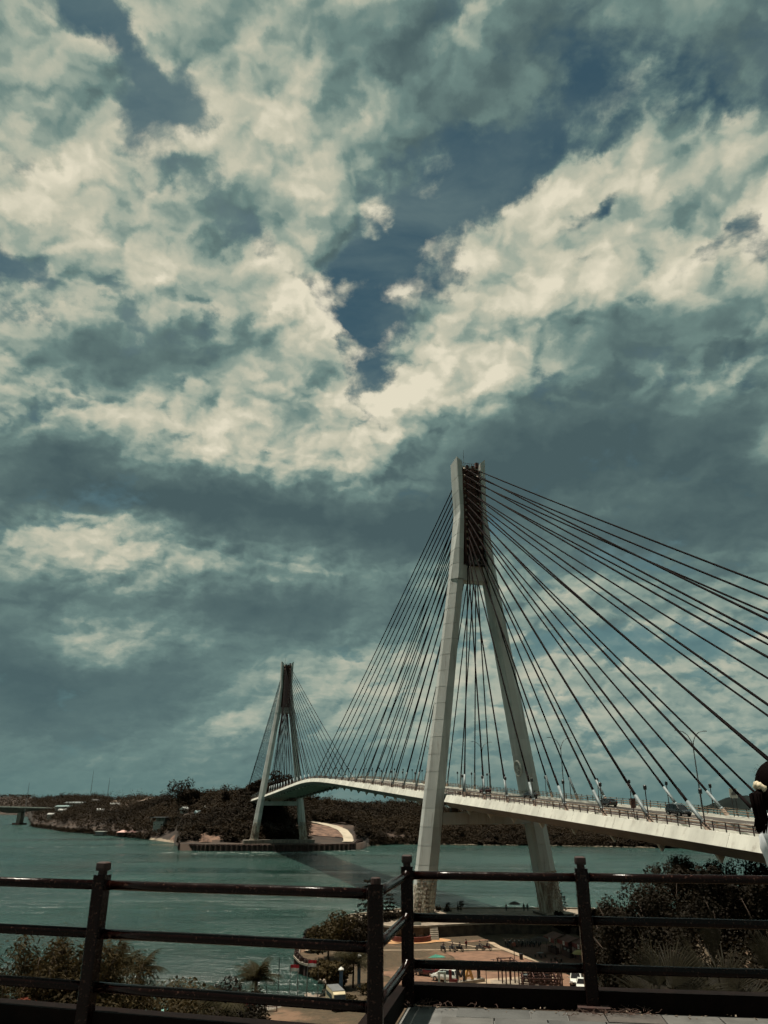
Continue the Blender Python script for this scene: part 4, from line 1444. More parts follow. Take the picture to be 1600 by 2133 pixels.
patch('plaza', [(23.0, 160.5), (42, 161), (44, 120), (27.5, 124), (24.9, 140)], M['plaza'], .05, 2.0, 'brick-red plaza under the bridge deck')
def disc(cx, cy, r, n=40, a0=0, a1=2 * math.pi):
    return [(cx + r * math.cos(a0 + (a1 - a0) * k / n), cy + r * math.sin(a0 + (a1 - a0) * k / n)) for k in range(n)]
patch('orange_circle', disc(5.8, 165.3, 4.6), M['orangepave'], .10, 1.2, 'orange paved circle at the foot of the terrace stairs')
patch('orange_circle', disc(10.3, 166.3, 2.9), M['orangepave'], .115, 1.0, 'smaller orange paved circle joined to the big one')
patch('orange_circle', disc(1.7, 161.8, 1.5), M['orangepave'], .10, .8, 'little orange paved spot left of the planter')
pl = thing('curved_planter', 'curved dark red planter wall filled with spiky plants below the left pylon leg', 'planter', at_g(5.4, 166.4, .02))
rings = []
for k in range(15):
    a = math.pi + math.pi * k / 14 * 1.02
    c, s = math.cos(a), math.sin(a)
    rings.append([Vector((c * 3.7, s * 2.6, 0)), Vector((c * 4.0, s * 2.9, 0)), Vector((c * 4.0, s * 2.9, .95)), Vector((c * 3.7, s * 2.6, .95))])
MB().loft(rings).build('planter_wall', M['redwall'], pl)
rg = np.random.default_rng(44)
V, F, tt = leaf_cloud(np.array([[x, -1.2 - .5 * abs(x) * 0, .9] for x in np.linspace(-3, 3, 8)]), np.array([[.6, .5, .6]] * 8), 3, 40, .35, rg)
put('planting', mesh_np('planting', V, F, M['dark_leaf'], tint=tt), pl)
# green tarpaulin on the lawn
gm = MB()
gm.add([at_g(7.3, 141.0, .08), at_g(10.2, 141.3, .08), at_g(10.0, 143.2, .1), at_g(8.6, 142.6, .4)], [(0, 1, 2, 3)])
tag(gm.build('tarpaulin', mat('teal_tarpaulin', (.06, .24, .17), .5)), 'teal green tarpaulin lying on the lawn behind the lower rail', 'tarpaulin')

# ---- people and motorcycles in the park
SKIN = mat('skin', (.26, .14, .09), .6, var=.1)
HAIR = mat('black_hair', (.0028, .0010, .0010), .8, var=.2, spec=.03)
def skin_body(name, joints, bones, radii, m, parent=None, sub=1, root=0):
    """One continuous body grown round a skeleton."""
    me = bpy.data.meshes.new(name)
    me.from_pydata([tuple(j) for j in joints], bones, [])
    o = bpy.data.objects.new(name, me)
    COL.objects.link(o)
    sm = o.modifiers.new('skin', 'SKIN')
    sm.use_smooth_shade = True
    for i, r in enumerate(radii):
        rr = r if isinstance(r, tuple) else (r, r)
        me.skin_vertices[0].data[i].radius = rr
    me.skin_vertices[0].data[root].use_root = True
    if sub:
        ss = o.modifiers.new('smooth', 'SUBSURF')
        ss.levels = ss.render_levels = sub
    dg = bpy.context.evaluated_depsgraph_get()
    ev = o.evaluated_get(dg)
    nm = bpy.data.meshes.new_from_object(ev)
    nm.materials.clear()
    for q in (m if isinstance(m, (list, tuple)) else [m]):
        nm.materials.append(q)
    o.modifiers.clear()
    o.data = nm
    bpy.data.meshes.remove(me)
    o.parent = parent
    return o
def small_person(label, loc, rz, pose, shirt, trousers, group=None, helmet=None):
    t = thing('person', label, 'person', loc, rz, group)
    if pose == 'stand':
        hip, kneeL, footL, kneeR, footR = (0, 0, .92), (.1, .02, .5), (.11, .0, .06), (-.1, .0, .5), (-.11, -.02, .06)
        chest, neck, head = (0, .0, 1.3), (0, 0, 1.46), (0, .02, 1.6)
        elL, haL, elR, haR = (.24, 0, 1.12), (.25, .08, .86), (-.24, 0, 1.12), (-.22, .1, .88)
    else:
        hip, kneeL, footL, kneeR, footR = (0, -.12, .82), (.16, .28, .74), (.2, .22, .30), (-.16, .28, .74), (-.2, .22, .30)
        chest, neck, head = (0, -.02, 1.18), (0, .02, 1.34), (0, .05, 1.48)
        elL, haL, elR, haR = (.26, .14, 1.05), (.3, .42, 1.0), (-.26, .14, 1.05), (-.3, .42, 1.0)
    J = [hip, chest, neck, head, (.17, 0, chest[2] + .1), elL, haL, (-.17, 0, chest[2] + .1), elR, haR, (.09, hip[1], hip[2] - .04), kneeL, footL, (-.09, hip[1], hip[2] - .04), kneeR, footR]
    B = [(0, 1), (1, 2), (2, 3), (1, 4), (4, 5), (5, 6), (1, 7), (7, 8), (8, 9), (0, 10), (10, 11), (11, 12), (0, 13), (13, 14), (14, 15)]
    RR = [.15, .16, .06, .10, .075, .05, .04, .075, .05, .04, .10, .07, .05, .10, .07, .05]
    o = skin_body('body', J, B, RR, [SKIN, shirt, trousers], t, sub=1)
    for p in o.data.polygons:
        z, y = p.center.z, p.center.y
        if z < hip[2] + .06 and abs(p.center.x) < .32 and not (abs(p.center.x) > .19 and y > .25 and z > .9):
            p.material_index = 2 if z > .12 else 0
        elif z < neck[2] - .06:
            p.material_index = 1
    hm = MB().ell((head[0], head[1], head[2] + .05), (.125, .13, .12), 8, 5)
    hm.build('helmet' if helmet else 'hair', helmet or HAIR, t, smooth=True)
    return t
shirts = [mat('dark_shirt', (.03, .02, .025), .8), mat('grey_shirt', (.14, .12, .11), .8), mat('red_shirt', (.18, .03, .03), .8), mat('pale_shirt', (.35, .28, .22), .8)]
trs = mat('dark_trousers', (.02, .018, .022), .8)
bikepaint = [mat('black_bike_paint', (.012, .011, .012), .3, coat=.4), mat('silver_bike_paint', (.22, .22, .22), .3, metal=.4), mat('red_bike_paint', (.14, .02, .02), .3, coat=.4)]
TYRE = mat('tyre_rubber', (.014, .012, .012), .85)
CHROME = mat('bright_metal', (.6, .6, .58), .25, metal=1.0, var=.05)
def motorcycle(label, loc, rz, paint, group=None):
    t = thing('motorcycle', label, 'motorcycle', loc, rz, group)
    for y in (.62, -.62):
        w = MB()
        rg_ = [[Vector((.05 * math.cos(b) * 1.1, y + (.24 + .06 * math.sin(b)) * math.cos(a), .3 + (.24 + .06 * math.sin(b)) * math.sin(a))) for b in [2 * math.pi * j / 6 for j in range(6)]] for a in [2 * math.pi * k / 14 for k in range(15)]]
        w.loft(rg_, cap=False)
        for k in range(3):
            w.box((0, y, .3), (.03, .46, .035), M=Matrix.Rotation(k * 1.05, 3, 'X'))
        w.build('wheel', TYRE, t)
    b = MB()
    b.loft([[Vector((x * .5, -.85, .66 + z * .35)) for x, z in ((-.2, 0), (.2, 0), (.14, .3), (-.14, .3))],
            [Vector((x, -.45, .50 + z)) for x, z in ((-.15, 0), (.15, 0), (.15, .3), (-.15, .3))],
            [Vector((x, .0, .42 + z)) for x, z in ((-.13, 0), (.13, 0), (.1, .26), (-.1, .26))],
            [Vector((x, .34, .36 + z)) for x, z in ((-.15, 0), (.15, 0), (.13, .4), (-.13, .4))],
            [Vector((x, .52, .58 + z)) for x, z in ((-.15, 0), (.15, 0), (.12, .45), (-.12, .45))],
            [Vector((x, .60, .80 + z)) for x, z in ((-.06, 0), (.06, 0), (.05, .2), (-.05, .2))]])
    b.tube([(0, .50, .9), (0, .62, .3)], .05, 6)
    b.build('fairing', paint, t, smooth=False)
    MB().loft([[Vector((x, y, z + h)) for x, h in ((-.13, 0), (.13, 0), (.1, .1), (-.1, .1))] for y, z in ((-.72, .80), (-.3, .74), (.02, .72))]).build('seat', M['black'], t)
    h = MB().tube([(-.32, .40, 1.0), (-.12, .48, 1.02), (.12, .48, 1.02), (.32, .40, 1.0)], .025, 6)
    h.build('handlebar', M['darkiron'], t)
    MB().ell((0, .66, .86), (.08, .06, .08), 8, 5).build('headlight', CHROME, t, smooth=True)
    for s in (-1, 1):
        MB().tube([(s * .3, .42, 1.0), (s * .34, .4, 1.14)], .012, 4).box((s * .35, .4, 1.18), (.13, .02, .08)).build('mirror', CHROME, t)
    return t
riders = [(10.4, 148.9, 'leftmost of the riders on motorcycles at the edge of the clearing', 0), (12.0, 148.8, 'second rider from the left at the edge of the clearing', 1), (13.3, 148.9, 'third rider from the left with a pale motorcycle at the clearing', 0), (17.0, 150.4, 'rider in dark clothes right of the standing person', 1), (18.3, 150.2, 'rightmost rider on the clearing beside another motorcycle', 2)]
for i, (x, y, lb, k) in enumerate(riders):
    rz = R(-150 + 12 * i)
    motorcycle(lb.replace('rider on motorcycles', 'motorcycles').replace('riders on motorcycles', 'ridden motorcycles').replace('rider', 'ridden motorcycle', 1) if 'riders' not in lb else 'leftmost of the ridden motorcycles at the edge of the clearing', at_g(x, y, .08), rz, bikepaint[k])
    small_person(lb, at_g(x, y, .10), rz, 'sit', shirts[0 if i != 3 else 1], trs, helmet=M['black'])
small_person('person in a dark red top and pale trousers standing on the path in the clearing', at_g(14.7, 151.4, .1), R(30), 'stand', shirts[2], shirts[1])
for x, lb in ((33.4, 'person in dark clothes on the terrace edge right of the parasol'), (34.3, 'second dark figure beside the person on the terrace edge'), (29.2, 'small dark figure sitting on the terrace edge left of the parasol')):
    small_person(lb, (x, 199.0, PZ + .05), R(180), 'stand', shirts[0], trs)
# the parked row under the bridge
mc = motorcycle('dark motorcycle in the parked row in the shade under the bridge', at_g(22.8, 158.6, .07), R(170), bikepaint[0], 'motorcycles parked under the bridge')
rb = random.Random(9)
for i in range(1, 17):
    c = copy_tree(mc)
    x = 22.8 + (i % 9) * .82
    y = 158.6 - (i // 9) * 2.6 + rb.uniform(-.2, .2)
    c.location = at_g(x, y, .07)
    c.rotation_euler = (0, 0, R(170 + rb.uniform(-9, 9)))

# ---- cars
GLASS = mat('car_glass', (.012, .012, .013), .08, var=.05)
LAMP = mat('lamp_glass', (.6, .6, .6), .15, var=.05)
RLAMP = mat('tail_lamp', (.2, .01, .01), .2)
def car(label, loc, rz, paint, kind='suv', group=None, name='parked_car'):
    t = thing(name, label, 'car', loc, rz, group)
    L, W = (4.5, 1.8)
    if kind == 'suv':
        st = [(-2.25, .42, .95, .80), (-2.15, .32, 1.02, .86), (-1.3, .30, 1.03, .9), (0, .28, 1.02, .9), (1.0, .30, 1.0, .9), (1.75, .32, .93, .87), (2.15, .36, .82, .78), (2.28, .45, .68, .66)]
        cab = [(-2.08, 1.02, .80), (-1.85, 1.60, .66), (-1.2, 1.70, .68), (.15, 1.68, .68), (.55, 1.58, .66), (1.25, 1.0, .80)]
    else:
        st = [(-2.2, .42, .92, .78), (-2.05, .32, .98, .84), (-1.2, .28, .97, .87), (0, .26, .94, .87), (1.0, .28, .92, .87), (1.7, .32, .86, .84), (2.1, .38, .74, .74), (2.2, .46, .62, .62)]
        cab = [(-1.9, .98, .78), (-1.2, 1.38, .62), (-.5, 1.45, .63), (.1, 1.42, .62), (1.05, .93, .78)]
    b = MB()
    b.loft([[Vector((x, y, z)) for x, z in ((-w * .92, z0), (w * .92, z0), (w, z0 + .18), (w, (z0 + z1) / 2 + .08), (w * .93, z1), (-w * .93, z1), (-w, (z0 + z1) / 2 + .08), (-w, z0 + .18))] for y, z0, z1, w in st])
    # pillars and roof
    roof = [c for c in cab if c[1] > 1.3]
    b.loft([[Vector((x, y, z)) for x, z in ((-w, z - .06), (w, z - .06), (w * .92, z + .02), (-w * .92, z + .02))] for y, z, w in roof])
    for s in (-1, 1):
        for a, c in ((cab[0], cab[1]), (cab[-1], cab[-2])):
            b.tube([Vector((s * a[2], a[0], a[1] - .05)), Vector((s * c[2], c[0], c[1] - .02))], .055, 5)
        mid = .2 if kind == 'suv' else -.3
        for y in ((-1.2, -.1) if kind == 'suv' else (-.35,)):
            b.tube([Vector((s * .86, y, .95)), Vector((s * .69, y, 1.62 if kind == 'suv' else 1.42))], .045, 5)
    b.build('body', paint, t, smooth=False)
    g = MB()
    g.loft([[Vector((x, y, z)) for x, z in ((-.84, .93), (.84, .93), (w - .02, max(.96, z - .04)), (-w + .02, max(.96, z - .04)))] for y, z, w in cab])
    g.build('windows', GLASS, t)
    for s in (-1, 1):
        for y in (1.38, -1.38):
            w = MB()
            w.tube([(s * .68, y, .34), (s * .93, y, .34)], .34, 16)
            wo = w.build('wheel', TYRE, t)
            MB().tube([(s * .90, y, .34), (s * .945, y, .34)], .21, 10).build('rim', CHROME, wo)
        MB().box((s * .62, 2.18, .72), (.36, .16, .14), M=Matrix.Rotation(-s * .35, 3, 'Z')).build('headlight', LAMP, t)
        MB().box((s * .70, -2.22, .86), (.22, .1, .2)).build('tail_light', RLAMP, t)
        MB().box((s * 1.0, .85, 1.02), (.2, .1, .14)).build('mirror', paint, t)
    MB().box((0, 2.27, .50), (1.0, .06, .2)).build('grille', M['black'], t)
    return t
PW = mat('white_car_paint', (.66, .66, .60), .25, var=.03, coat=.6)
PD = mat('dark_car_paint', (.014, .012, .014), .25, var=.03, coat=.6)
PM = mat('maroon_car_paint', (.075, .010, .012), .25, var=.03, coat=.6)
PS = mat('silver_car_paint', (.25, .25, .25), .3, metal=.5, var=.03, coat=.5)
car('white seven-seat car with dark windows in the earth car park', at_g(8.4, 117.6, .06), R(62), PW)
car('maroon car parked half hidden behind the white one', at_g(5.9, 122.6, .06), R(60), PM, 'sedan')
car('black car left of the maroon one in the car park', at_g(4.2, 123.8, .06), R(60), PD, 'sedan')
car('white car behind the dark pergola frames, nearest the railing post', at_g(25.2, 109.5, .06), R(165), PW, 'sedan')
car('white car with a dark windscreen beyond the pergola frames', at_g(25.6, 114.5, .06), R(165), PW, 'suv')
car('dark car seen through the bars of the pergola', at_g(20.6, 116.5, .06), R(75), PD, 'suv')
# on the bridge
for w, px, lb, p, k in ((3.8, -69.5, 'black car on the bridge deck near the right end', PD, 'suv'), (5.6, -46.0, 'dark car on the bridge deck behind a cable tube', PD, 'sedan'), (5.6, -14.0, 'dark saloon on the deck just left of the right pylon leg', PD, 'sedan'), (5.6, 12.0, 'dark car on the deck between the pylon legs', PM, 'sedan')):
    p3 = BW(w, px, dz(px) - .26)
    c = car(lb, p3, BR_A + (math.pi if w < 4 else 0), p, k, name='car')
    sl = (dz(px + 2) - dz(px - 2)) / 4
    c.rotation_euler = (math.atan(sl) * (1 if w > 4 else -1), 0, c.rotation_euler.z)
for i, (s, lb) in enumerate(((-3.5, 'left motorcycle stopped at the near deck edge by the pylon'), (-9.0, 'right motorcycle stopped at the near deck edge by the pylon'))):
    p3 = BW(-7.4, s, dz(s) - .25)
    motorcycle(lb, p3, BR_A + R(10), bikepaint[0])
for s, lb in ((-5.2, 'person in dark clothes standing on the deck by the stopped motorcycles'), (-7.0, 'person in a pale top standing on the deck between two motorcycles'), (-8.0, 'person sitting by the deck railing near the motorcycles')):
    small_person(lb, BW(-7.0, s, dz(s) - .25), BR_A + R(90), 'stand', shirts[0 if 'dark' in lb else 3], trs)

# ---- lamps and signs on the bridge
def deck_lamp():
    t = thing('deck_lamp', 'short black post lamp along the deck edge', 'lamp post', (0, 0, 0), 0, 'short post lamps along the deck edges')
    MB().tube([(0, 0, 0), (0, 0, 4.0)], [.09, .06], 6).build('pole', M['darkiron'], t)
    MB().lathe([(.08, 3.95), (.24, 4.05), (.24, 4.5), (.1, 4.62)], n=8).build('lantern', M['black'], t)
    return t
dl0 = deck_lamp()
first = True
for w in (-10.75, 10.75):
    for s in [-106 + 11.4 * k for k in range(24)]:
        if abs(s) < 6: continue
        o = dl0 if first else copy_tree(dl0)
        first = False
        o.location = BW(w, s + (3.0 if w > 0 else 0), dz(s))
        o['label'] = 'short black post lamp on the %s deck edge, %s the near pylon' % ('near' if w < 0 else 'far', 'right of' if s < 0 else 'left of')
        o['group'] = 'post lamps on the %s deck edge, %s the near pylon' % ('near' if w < 0 else 'far', 'right of' if s < 0 else 'left of')
def road_lamp():
    t = thing('street_lamp', 'tall grey street lamp with two curved arms on the bridge', 'street lamp', (0, 0, 0), 0, 'double-armed street lamps on the bridge')
    MB().tube([(0, 0, 0), (0, 0, 10.2)], [.13, .08], 8).build('pole', M['grey'], t)
    for s in (-1, 1):
        pts = [(0, 0, 10.1), (s * .18, 0, 11.0), (s * .75, 0, 12.0), (s * 1.55, 0, 12.55), (s * 2.5, 0, 12.75)]
        a = MB().tube(pts, [.08, .07, .06, .055, .05], 6)
        a.build('arm', M['grey'], t, smooth=True)
        MB().box((s * 2.75, 0, 12.76), (.7, .2, .1)).build('lamp_head', M['grey'], t)
    return t
rl0 = road_lamp()
for i, s in enumerate([-66 + 45.7 * k for k in range(11)]):
    o = rl0 if i == 0 else copy_tree(rl0)
    o.location = BW(10.8, s, dz(s) - .05)
    o.rotation_euler = (0, 0, BR_A)
    o['label'] = 'tall grey two-armed street lamp, %s' % ('nearest, rising behind the dark car', 'second from the right, right of the pylon leg', 'third from the right, seen between the pylon legs', 'fourth from the right, left of the near pylon', 'fifth from the right', 'sixth from the right', 'seventh from the right near the deck crest', 'eighth from the right beyond the crest', 'ninth from the right by the far pylon', 'tenth from the right behind the far pylon', 'farthest, beyond the far pylon')[i]
sg = thing('road_sign', 'square white sign with a dark emblem on two posts at the far deck edge', 'sign', BW(9.4, -75.5, dz(-75.5)), BR_A)
for u in (-.35, .35):
    MB().tube([(u, 0, 0), (u, 0, 3.7)], .05, 6).build('post', M['darkiron'], sg)
MB().box((0, -.08, 3.3), (1.35, .06, 1.35)).build('board', M['white'], sg)
MB().prism([(-.4, -.3), (.4, -.3), (.4, .0), (.12, .12), (0, .42), (-.12, .12), (-.4, .0)], 0, .02, xf=lambda p: Vector((p.x, -.12 - p.z, 3.3 + p.y))).build('emblem', M['grey'], sg)
sg = thing('road_sign', 'small dark rectangular board on a post at the near deck edge', 'sign', BW(-9.2, -77.5, dz(-77.5)), BR_A)
MB().tube([(0, 0, 0), (0, 0, 2.0)], .06, 6).build('post', M['darkiron'], sg)
MB().box((0, -.06, 2.0), (.8, .07, 1.3)).build('board', M['rust'], sg)

# ---- big letters, lamp, pergola
def letter(ch, label, x, y, h, m, rz):
    S = {'U': [(-.38, 0, .24, 1), (.38, 0, .24, 1), (0, .80, .52, .2)], 'L': [(-.22, 0, .34, 1), (.28, 0, .66, .26)]}
    mb = MB()
    k = h
    if ch in S:
        for cx, z, wd, hh in S[ch]:
            mb.box((cx * .8 * k, 0, (z + hh / 2) * k), (wd * .8 * k, .3, hh * k))
    else:
        def bar(a, b, t):
            a, b = Vector((a[0] * k, 0, a[1] * k)), Vector((b[0] * k, 0, b[1] * k))
            d = b - a
            mb.box((a + b) / 2, (t * k, .3, d.length), M=Matrix.Rotation(math.atan2(d.x, d.z), 3, 'Y'))
        if ch == 'M':
            mb.box((-.36 * k, 0, k / 2), (.2 * k, .3, k)); mb.box((.36 * k, 0, k / 2), (.2 * k, .3, k))
            bar((-.30, .93), (0, .35), .18); bar((.30, .93), (0, .35), .18)
        if ch == 'A':
            bar((-.38, 0.02), (-.06, .98), .2); bar((.38, 0.02), (.06, .98), .2)
            mb.box((0, 0, .34 * k), (.44 * k, .24, .15 * k))
        if ch == 'T':
            mb.box((0, 0, .44 * k), (.26 * k, .3, .88 * k)); mb.box((0, 0, .89 * k), (.80 * k, .34, .2 * k))
    o = mb.build('letter', m, None, loc=at_g(x, y, .5), rz=rz)
    return tag(o, label, 'letter')
letter('U', 'pale green-white letter U shape, first of the big letters in front of the white car', 7.6, 112.4, 1.5, mat('pale_letter', (.42, .50, .46), .5), R(-8))
letter('L', 'dark red letter L beside the white car wheel', 9.0, 113.2, 1.6, mat('red_letter', (.17, .018, .02), .5), R(-8))
letter('M', 'dark letter M between the red L and the orange A', 10.2, 114.2, 1.6, mat('dark_letter', (.035, .03, .035), .5), R(20))
letter('A', 'orange letter A in the row of big letters', 11.4, 115.4, 1.7, mat('orange_letter', (.62, .33, .10), .5), R(20))
letter('T', 'black letter T at the right end of the row of big letters', 12.9, 116.8, 1.75, mat('black_letter', (.014, .012, .014), .5), R(20))
lp = [(7.0, 111.9), (9.4, 113.4), (10.4, 114.3), (13.4, 117.2)]
pb = MB()
for a, b in zip(lp[:-1], lp[1:]):
    a, b = Vector(P(*a)), Vector(P(*b))
    c = (a + b) / 2
    pb.box((c.x, c.y, gz(c.x, c.y) + .1), ((b - a).length + .3, 1.0, .85), math.atan2(b.y - a.y, b.x - a.x))
tag(pb.build('letter_plinth', M['coping']), 'low pale plinth carrying the big coloured letters', 'plinth')
t = thing('park_lamp', 'black twin-headed park lamp beside the letter T', 'lamp post', at_g(13.6, 114.2))
MB().tube([(0, 0, -.2), (0, 0, 3.0)], .06, 6).build('pole', M['darkiron'], t)
for s in (-1, 1):
    MB().tube([(0, 0, 2.5), (s * .3, 0, 2.6)], .04, 5).lathe([(.05, 2.5), (.2, 2.65), (.2, 3.05), (.06, 3.15)], c=(s * .32, 0, 0), n=8).build('lantern', M['darkiron'], t)
PERG = mat('brown_painted_steel', (.075, .030, .022), .6, var=.3)
def frame_rig(label, x, y, nx, ny, dx, dy, h, rz, rails):
    x, y = P(x, y)
    t = thing('pergola_frame', label, 'pergola', (x, y, gz(x, y)), rz)
    c, s = math.cos(rz), math.sin(rz)
    for i in range(nx):
        for j in range(ny):
            lx, ly = i * dx, j * dy
            gx, gy = x + c * lx - s * ly, y + s * lx + c * ly
            g = gz(gx, gy) - gz(x, y)
            MB().box((lx, ly, (h + g - .2) / 2), (.17, .17, h - g + .2)).build('post', PERG, t)
    for j in range(ny):
        for z in rails:
            MB().box(((nx - 1) * dx / 2, j * dy, z), ((nx - 1) * dx + .5, .11, .13)).build('beam', PERG, t)
    for i in range(nx):
        for z in rails:
            MB().box((i * dx, (ny - 1) * dy / 2, z + .14), (.11, (ny - 1) * dy + .5, .12)).build('beam', PERG, t)
    return t
patch('pergola_paving', [(14.6, 118), (18.6, 119), (22, 110), (20.5, 103.5), (15.0, 105.5), (13.8, 111)], M['paving'], .12, 1.6, 'pale paved floor under the brown pergola frames')
frame_rig('row of tall plain brown pergola posts at the left of the frames', 15.7, 117.6, 2, 4, 2.0, -2.1, 3.2, R(8), (3.15,))
frame_rig('dense brown lattice frame in front of the white cars', 19.4, 115.6, 4, 4, 1.5, -2.2, 2.9, R(-6), (1.0, 1.9, 2.85))
frame_rig('low brown lattice frame nearest the kerb', 17.6, 109.8, 4, 3, 1.6, -1.9, 2.2, R(-6), (.8, 1.5, 2.15))
bb = MB()
for i in range(9):
    q = P(17 + i * .55, 132.5 - i * .35)
    bb.tube([(*q, PARK_Z), (*q, PARK_Z + 1.0)], .05, 5)
bb.tube([(*P(16.6, 132.7), PARK_Z + .9), (*P(21.8, 129.4), PARK_Z + .85)], .05, 5)
tag(bb.build('low_fence', PERG), 'low brown pipe fence across the clearing', 'fence')
t = thing('park_sign', 'small rectangular sign on a pole in the clearing', 'sign', at_g(21.2, 138.4))
MB().tube([(0, 0, 0), (0, 0, 2.6)], .06, 5).build('pole', M['darkiron'], t)
MB().box((0, 0, 2.5), (.7, .08, .6)).build('board', M['rust'], t)
t = thing('litter_bin', 'dark bin beside the small sign in the clearing', 'bin', at_g(22.4, 139.0))
MB().lathe([(.3, 0), (.34, .9), (.36, .95), (.05, 1.05)], n=10).build('drum', M['black'], t)
MB().lathe([(.38, .86), (.38, .92)], n=10).build('rim', M['darkiron'], t)

# ---- food stalls
AWN = mat('dark_red_awning', (.16, .030, .022), .75, var=.35, scale=1.5)
ROOF = mat('brown_roof_sheet', (.13, .055, .040), .7, var=.4, scale=.8)
def stall(i, p, rz, label):
    t = thing('food_stall', label, 'stall', at_g(*p), rz)
    for x in (-1.9, 1.9):
        for y in (-1.6, 1.6):
            MB().tube([(x, y, -.3), (x, y, 2.7)], .06, 6).build('post', M['darkiron'], t)
    MB().loft([[Vector((x, y, z)) for y, z in ((-2.0, 2.55), (-2.0, 2.62), (0, 3.25), (2.0, 2.62), (2.0, 2.55), (0, 3.18))] for x in (-2.15, 2.15)]).build('roof', ROOF, t)
    for y in (-2.02,):
        MB().box((0, y, 2.25), (4.3, .06, .62)).build('valance', AWN, t)
    s = MB().box((.5, -2.08, 2.28), (.62, .05, .62))
    so = s.build('sign_board', M['white'], t)
    mk = MB()
    for z in (2.16, 2.28, 2.40):
        mk.box((.5, -2.112, z), (.36 if z != 2.28 else .26, .012, .06))
    mk.build('sign_mark', M['black'], so)
    MB().box((0, -1.2, .5), (3.2, .7, 1.0)).build('counter', M['rust'], t)
    MB().box((0, 1.55, 1.1), (3.8, .08, 2.0)).build('back_panel', M['rust'], t)
    bt = MB()
    rq = random.Random(i)
    for k in range(9):
        bt.box((rq.uniform(-1.4, 1.4), -1.2 + rq.uniform(-.2, .2), 1.12), (rq.uniform(.12, .3), .2, .25))
    tag(bt.build('goods', M['white'] if i % 2 else M['grey'], t), kind='stuff')
    return t
names = ['farthest', 'second', 'third', 'fourth', 'fifth', 'nearest']
for i in range(6):
    f = i / 5
    p = (30.6 + 6.6 * f, 148 - 24.5 * f)
    lb = ['farthest red-valanced food stall beside the motorcycle row', 'food stall second from the motorcycle row with a red valance', 'food stall behind the yellow parasol', 'food stall just left of the railing post, past the yellow parasol', 'food stall just right of the railing post with a square white sign', 'nearest food stall, under the dark trees right of the railing post'][i]
    stall(i, p, R(-70 - 6), lb)
parasol('pale yellow parasol in front of the food stalls', at_g(30.4, 132.2), 1.35, 2.1, mat('yellow_fabric', (.42, .34, .14), .8))
parasol('dark patio parasol at the left end of the stalls', at_g(27.2, 147.5), 1.9, 2.4, umb_m)
for i, (x, y) in enumerate(((26.0, 141.5), (27.6, 136.5), (29.6, 127.5))):
    t = thing('table_set', ['dark table with stools in front of the far stalls', 'dark table with stools in front of the middle stalls', 'dark table with stools nearest the plaza edge'][i], 'table', at_g(x, y, .06))
    MB().tube([(0, 0, 0), (0, 0, .72)], .06, 6).build('leg', M['darkiron'], t)
    MB().lathe([(.6, .70), (.62, .75)], n=12).build('tabletop', M['rust'] if i else M['grey'], t)
    for a in (0, 1.6, 3.1, 4.7):
        MB().lathe([(.12, 0), (.17, .42), (.17, .46)], c=(math.cos(a) * .9, math.sin(a) * .9, 0), n=8).build('stool', M['darkiron'], t)

# ---- water-side corner at the lower left
M['blue'] = mat('blue_paint', (.07, .13, .22), .6, var=.3, scale=2)
for (x, y, h), lb in zip(((-5.2, 104, 3.6), (-3.3, 113, 4.2)), ('blue gate pillar with a white cap near the parked van', 'blue pillar with a white cap by the palm')):
    t = thing('gate_pillar', lb, 'pillar', at_g(x, y))
    MB().box((0, 0, h / 2 - .3), (.48, .48, h)).build('shaft', M['blue'], t)
    MB().lathe([(.42, h - .3), (.42, h - .15), (.05, h + .15)], n=8).build('cap', M['white'], t)
FLR, FLW = mat('flag_red', (.55, .02, .035), .7), mat('flag_white', (.75, .74, .72), .7)
def flag(label, x, y, zt, ang):
    t = thing('flag', label, 'flag', (x, y, gz(x, y)))
    h = zt - gz(x, y)
    MB().tube([(0, 0, -.4), (0, 0, h)], .04, 5).build('pole', M['grey'], t)
    d = Vector((math.cos(ang), math.sin(ang), 0))
    for k, m, nm in ((0, FLR, 'red_band'), (1, FLW, 'white_band')):
        mb = MB()
        rings = []
        for i in range(7):
            f = i / 6
            q = d * (1.25 * f) + Vector((-d.y, d.x, 0)) * (.12 * math.sin(f * 7)) + Vector((0, 0, h + .0 - .22 * f * f + .18 * f))
            rings.append([q + Vector((0, 0, -.42 * k)), q + Vector((0, .015, -.42 * k)), q + Vector((0, .015, -.42 * (k + 1) + .002)), q + Vector((0, 0, -.42 * (k + 1) + .002))])
        mb.loft(rings)
        mb.build(nm, m, t)
flag('left red and white flag flying over the water', -13.4, 122.5, 6.6, R(15))
flag('right red and white flag flying over the water', -11.0, 123.5, 7.0, R(15))
for i, (x, y, h) in enumerate(((-16.6, 122, 5.8), (-17.8, 121, 5.0), (-14.9, 121.5, 6.0), (-9.4, 122.5, 5.2), (-12.0, 119.5, 4.2), (-10.6, 118.5, 4.2))):
    mb = MB().tube([(0, 0, -1), (0, 0, h)], .05, 5)
    tag(mb.build('bare_pole', M['grey'] if i > 3 else M['darkiron'], loc=(x, y, gz(x, y))), ('dark bare pole left of the left flag, the second from the left', 'leftmost thin dark pole standing at the waterside', 'dark bare pole standing just left of the left flag', 'dark bare pole right of both flags', 'pale bare pole below the left flag by the landing stage', 'pale bare pole below the right flag by the landing stage')[i], 'pole', 'bare poles at the waterside')
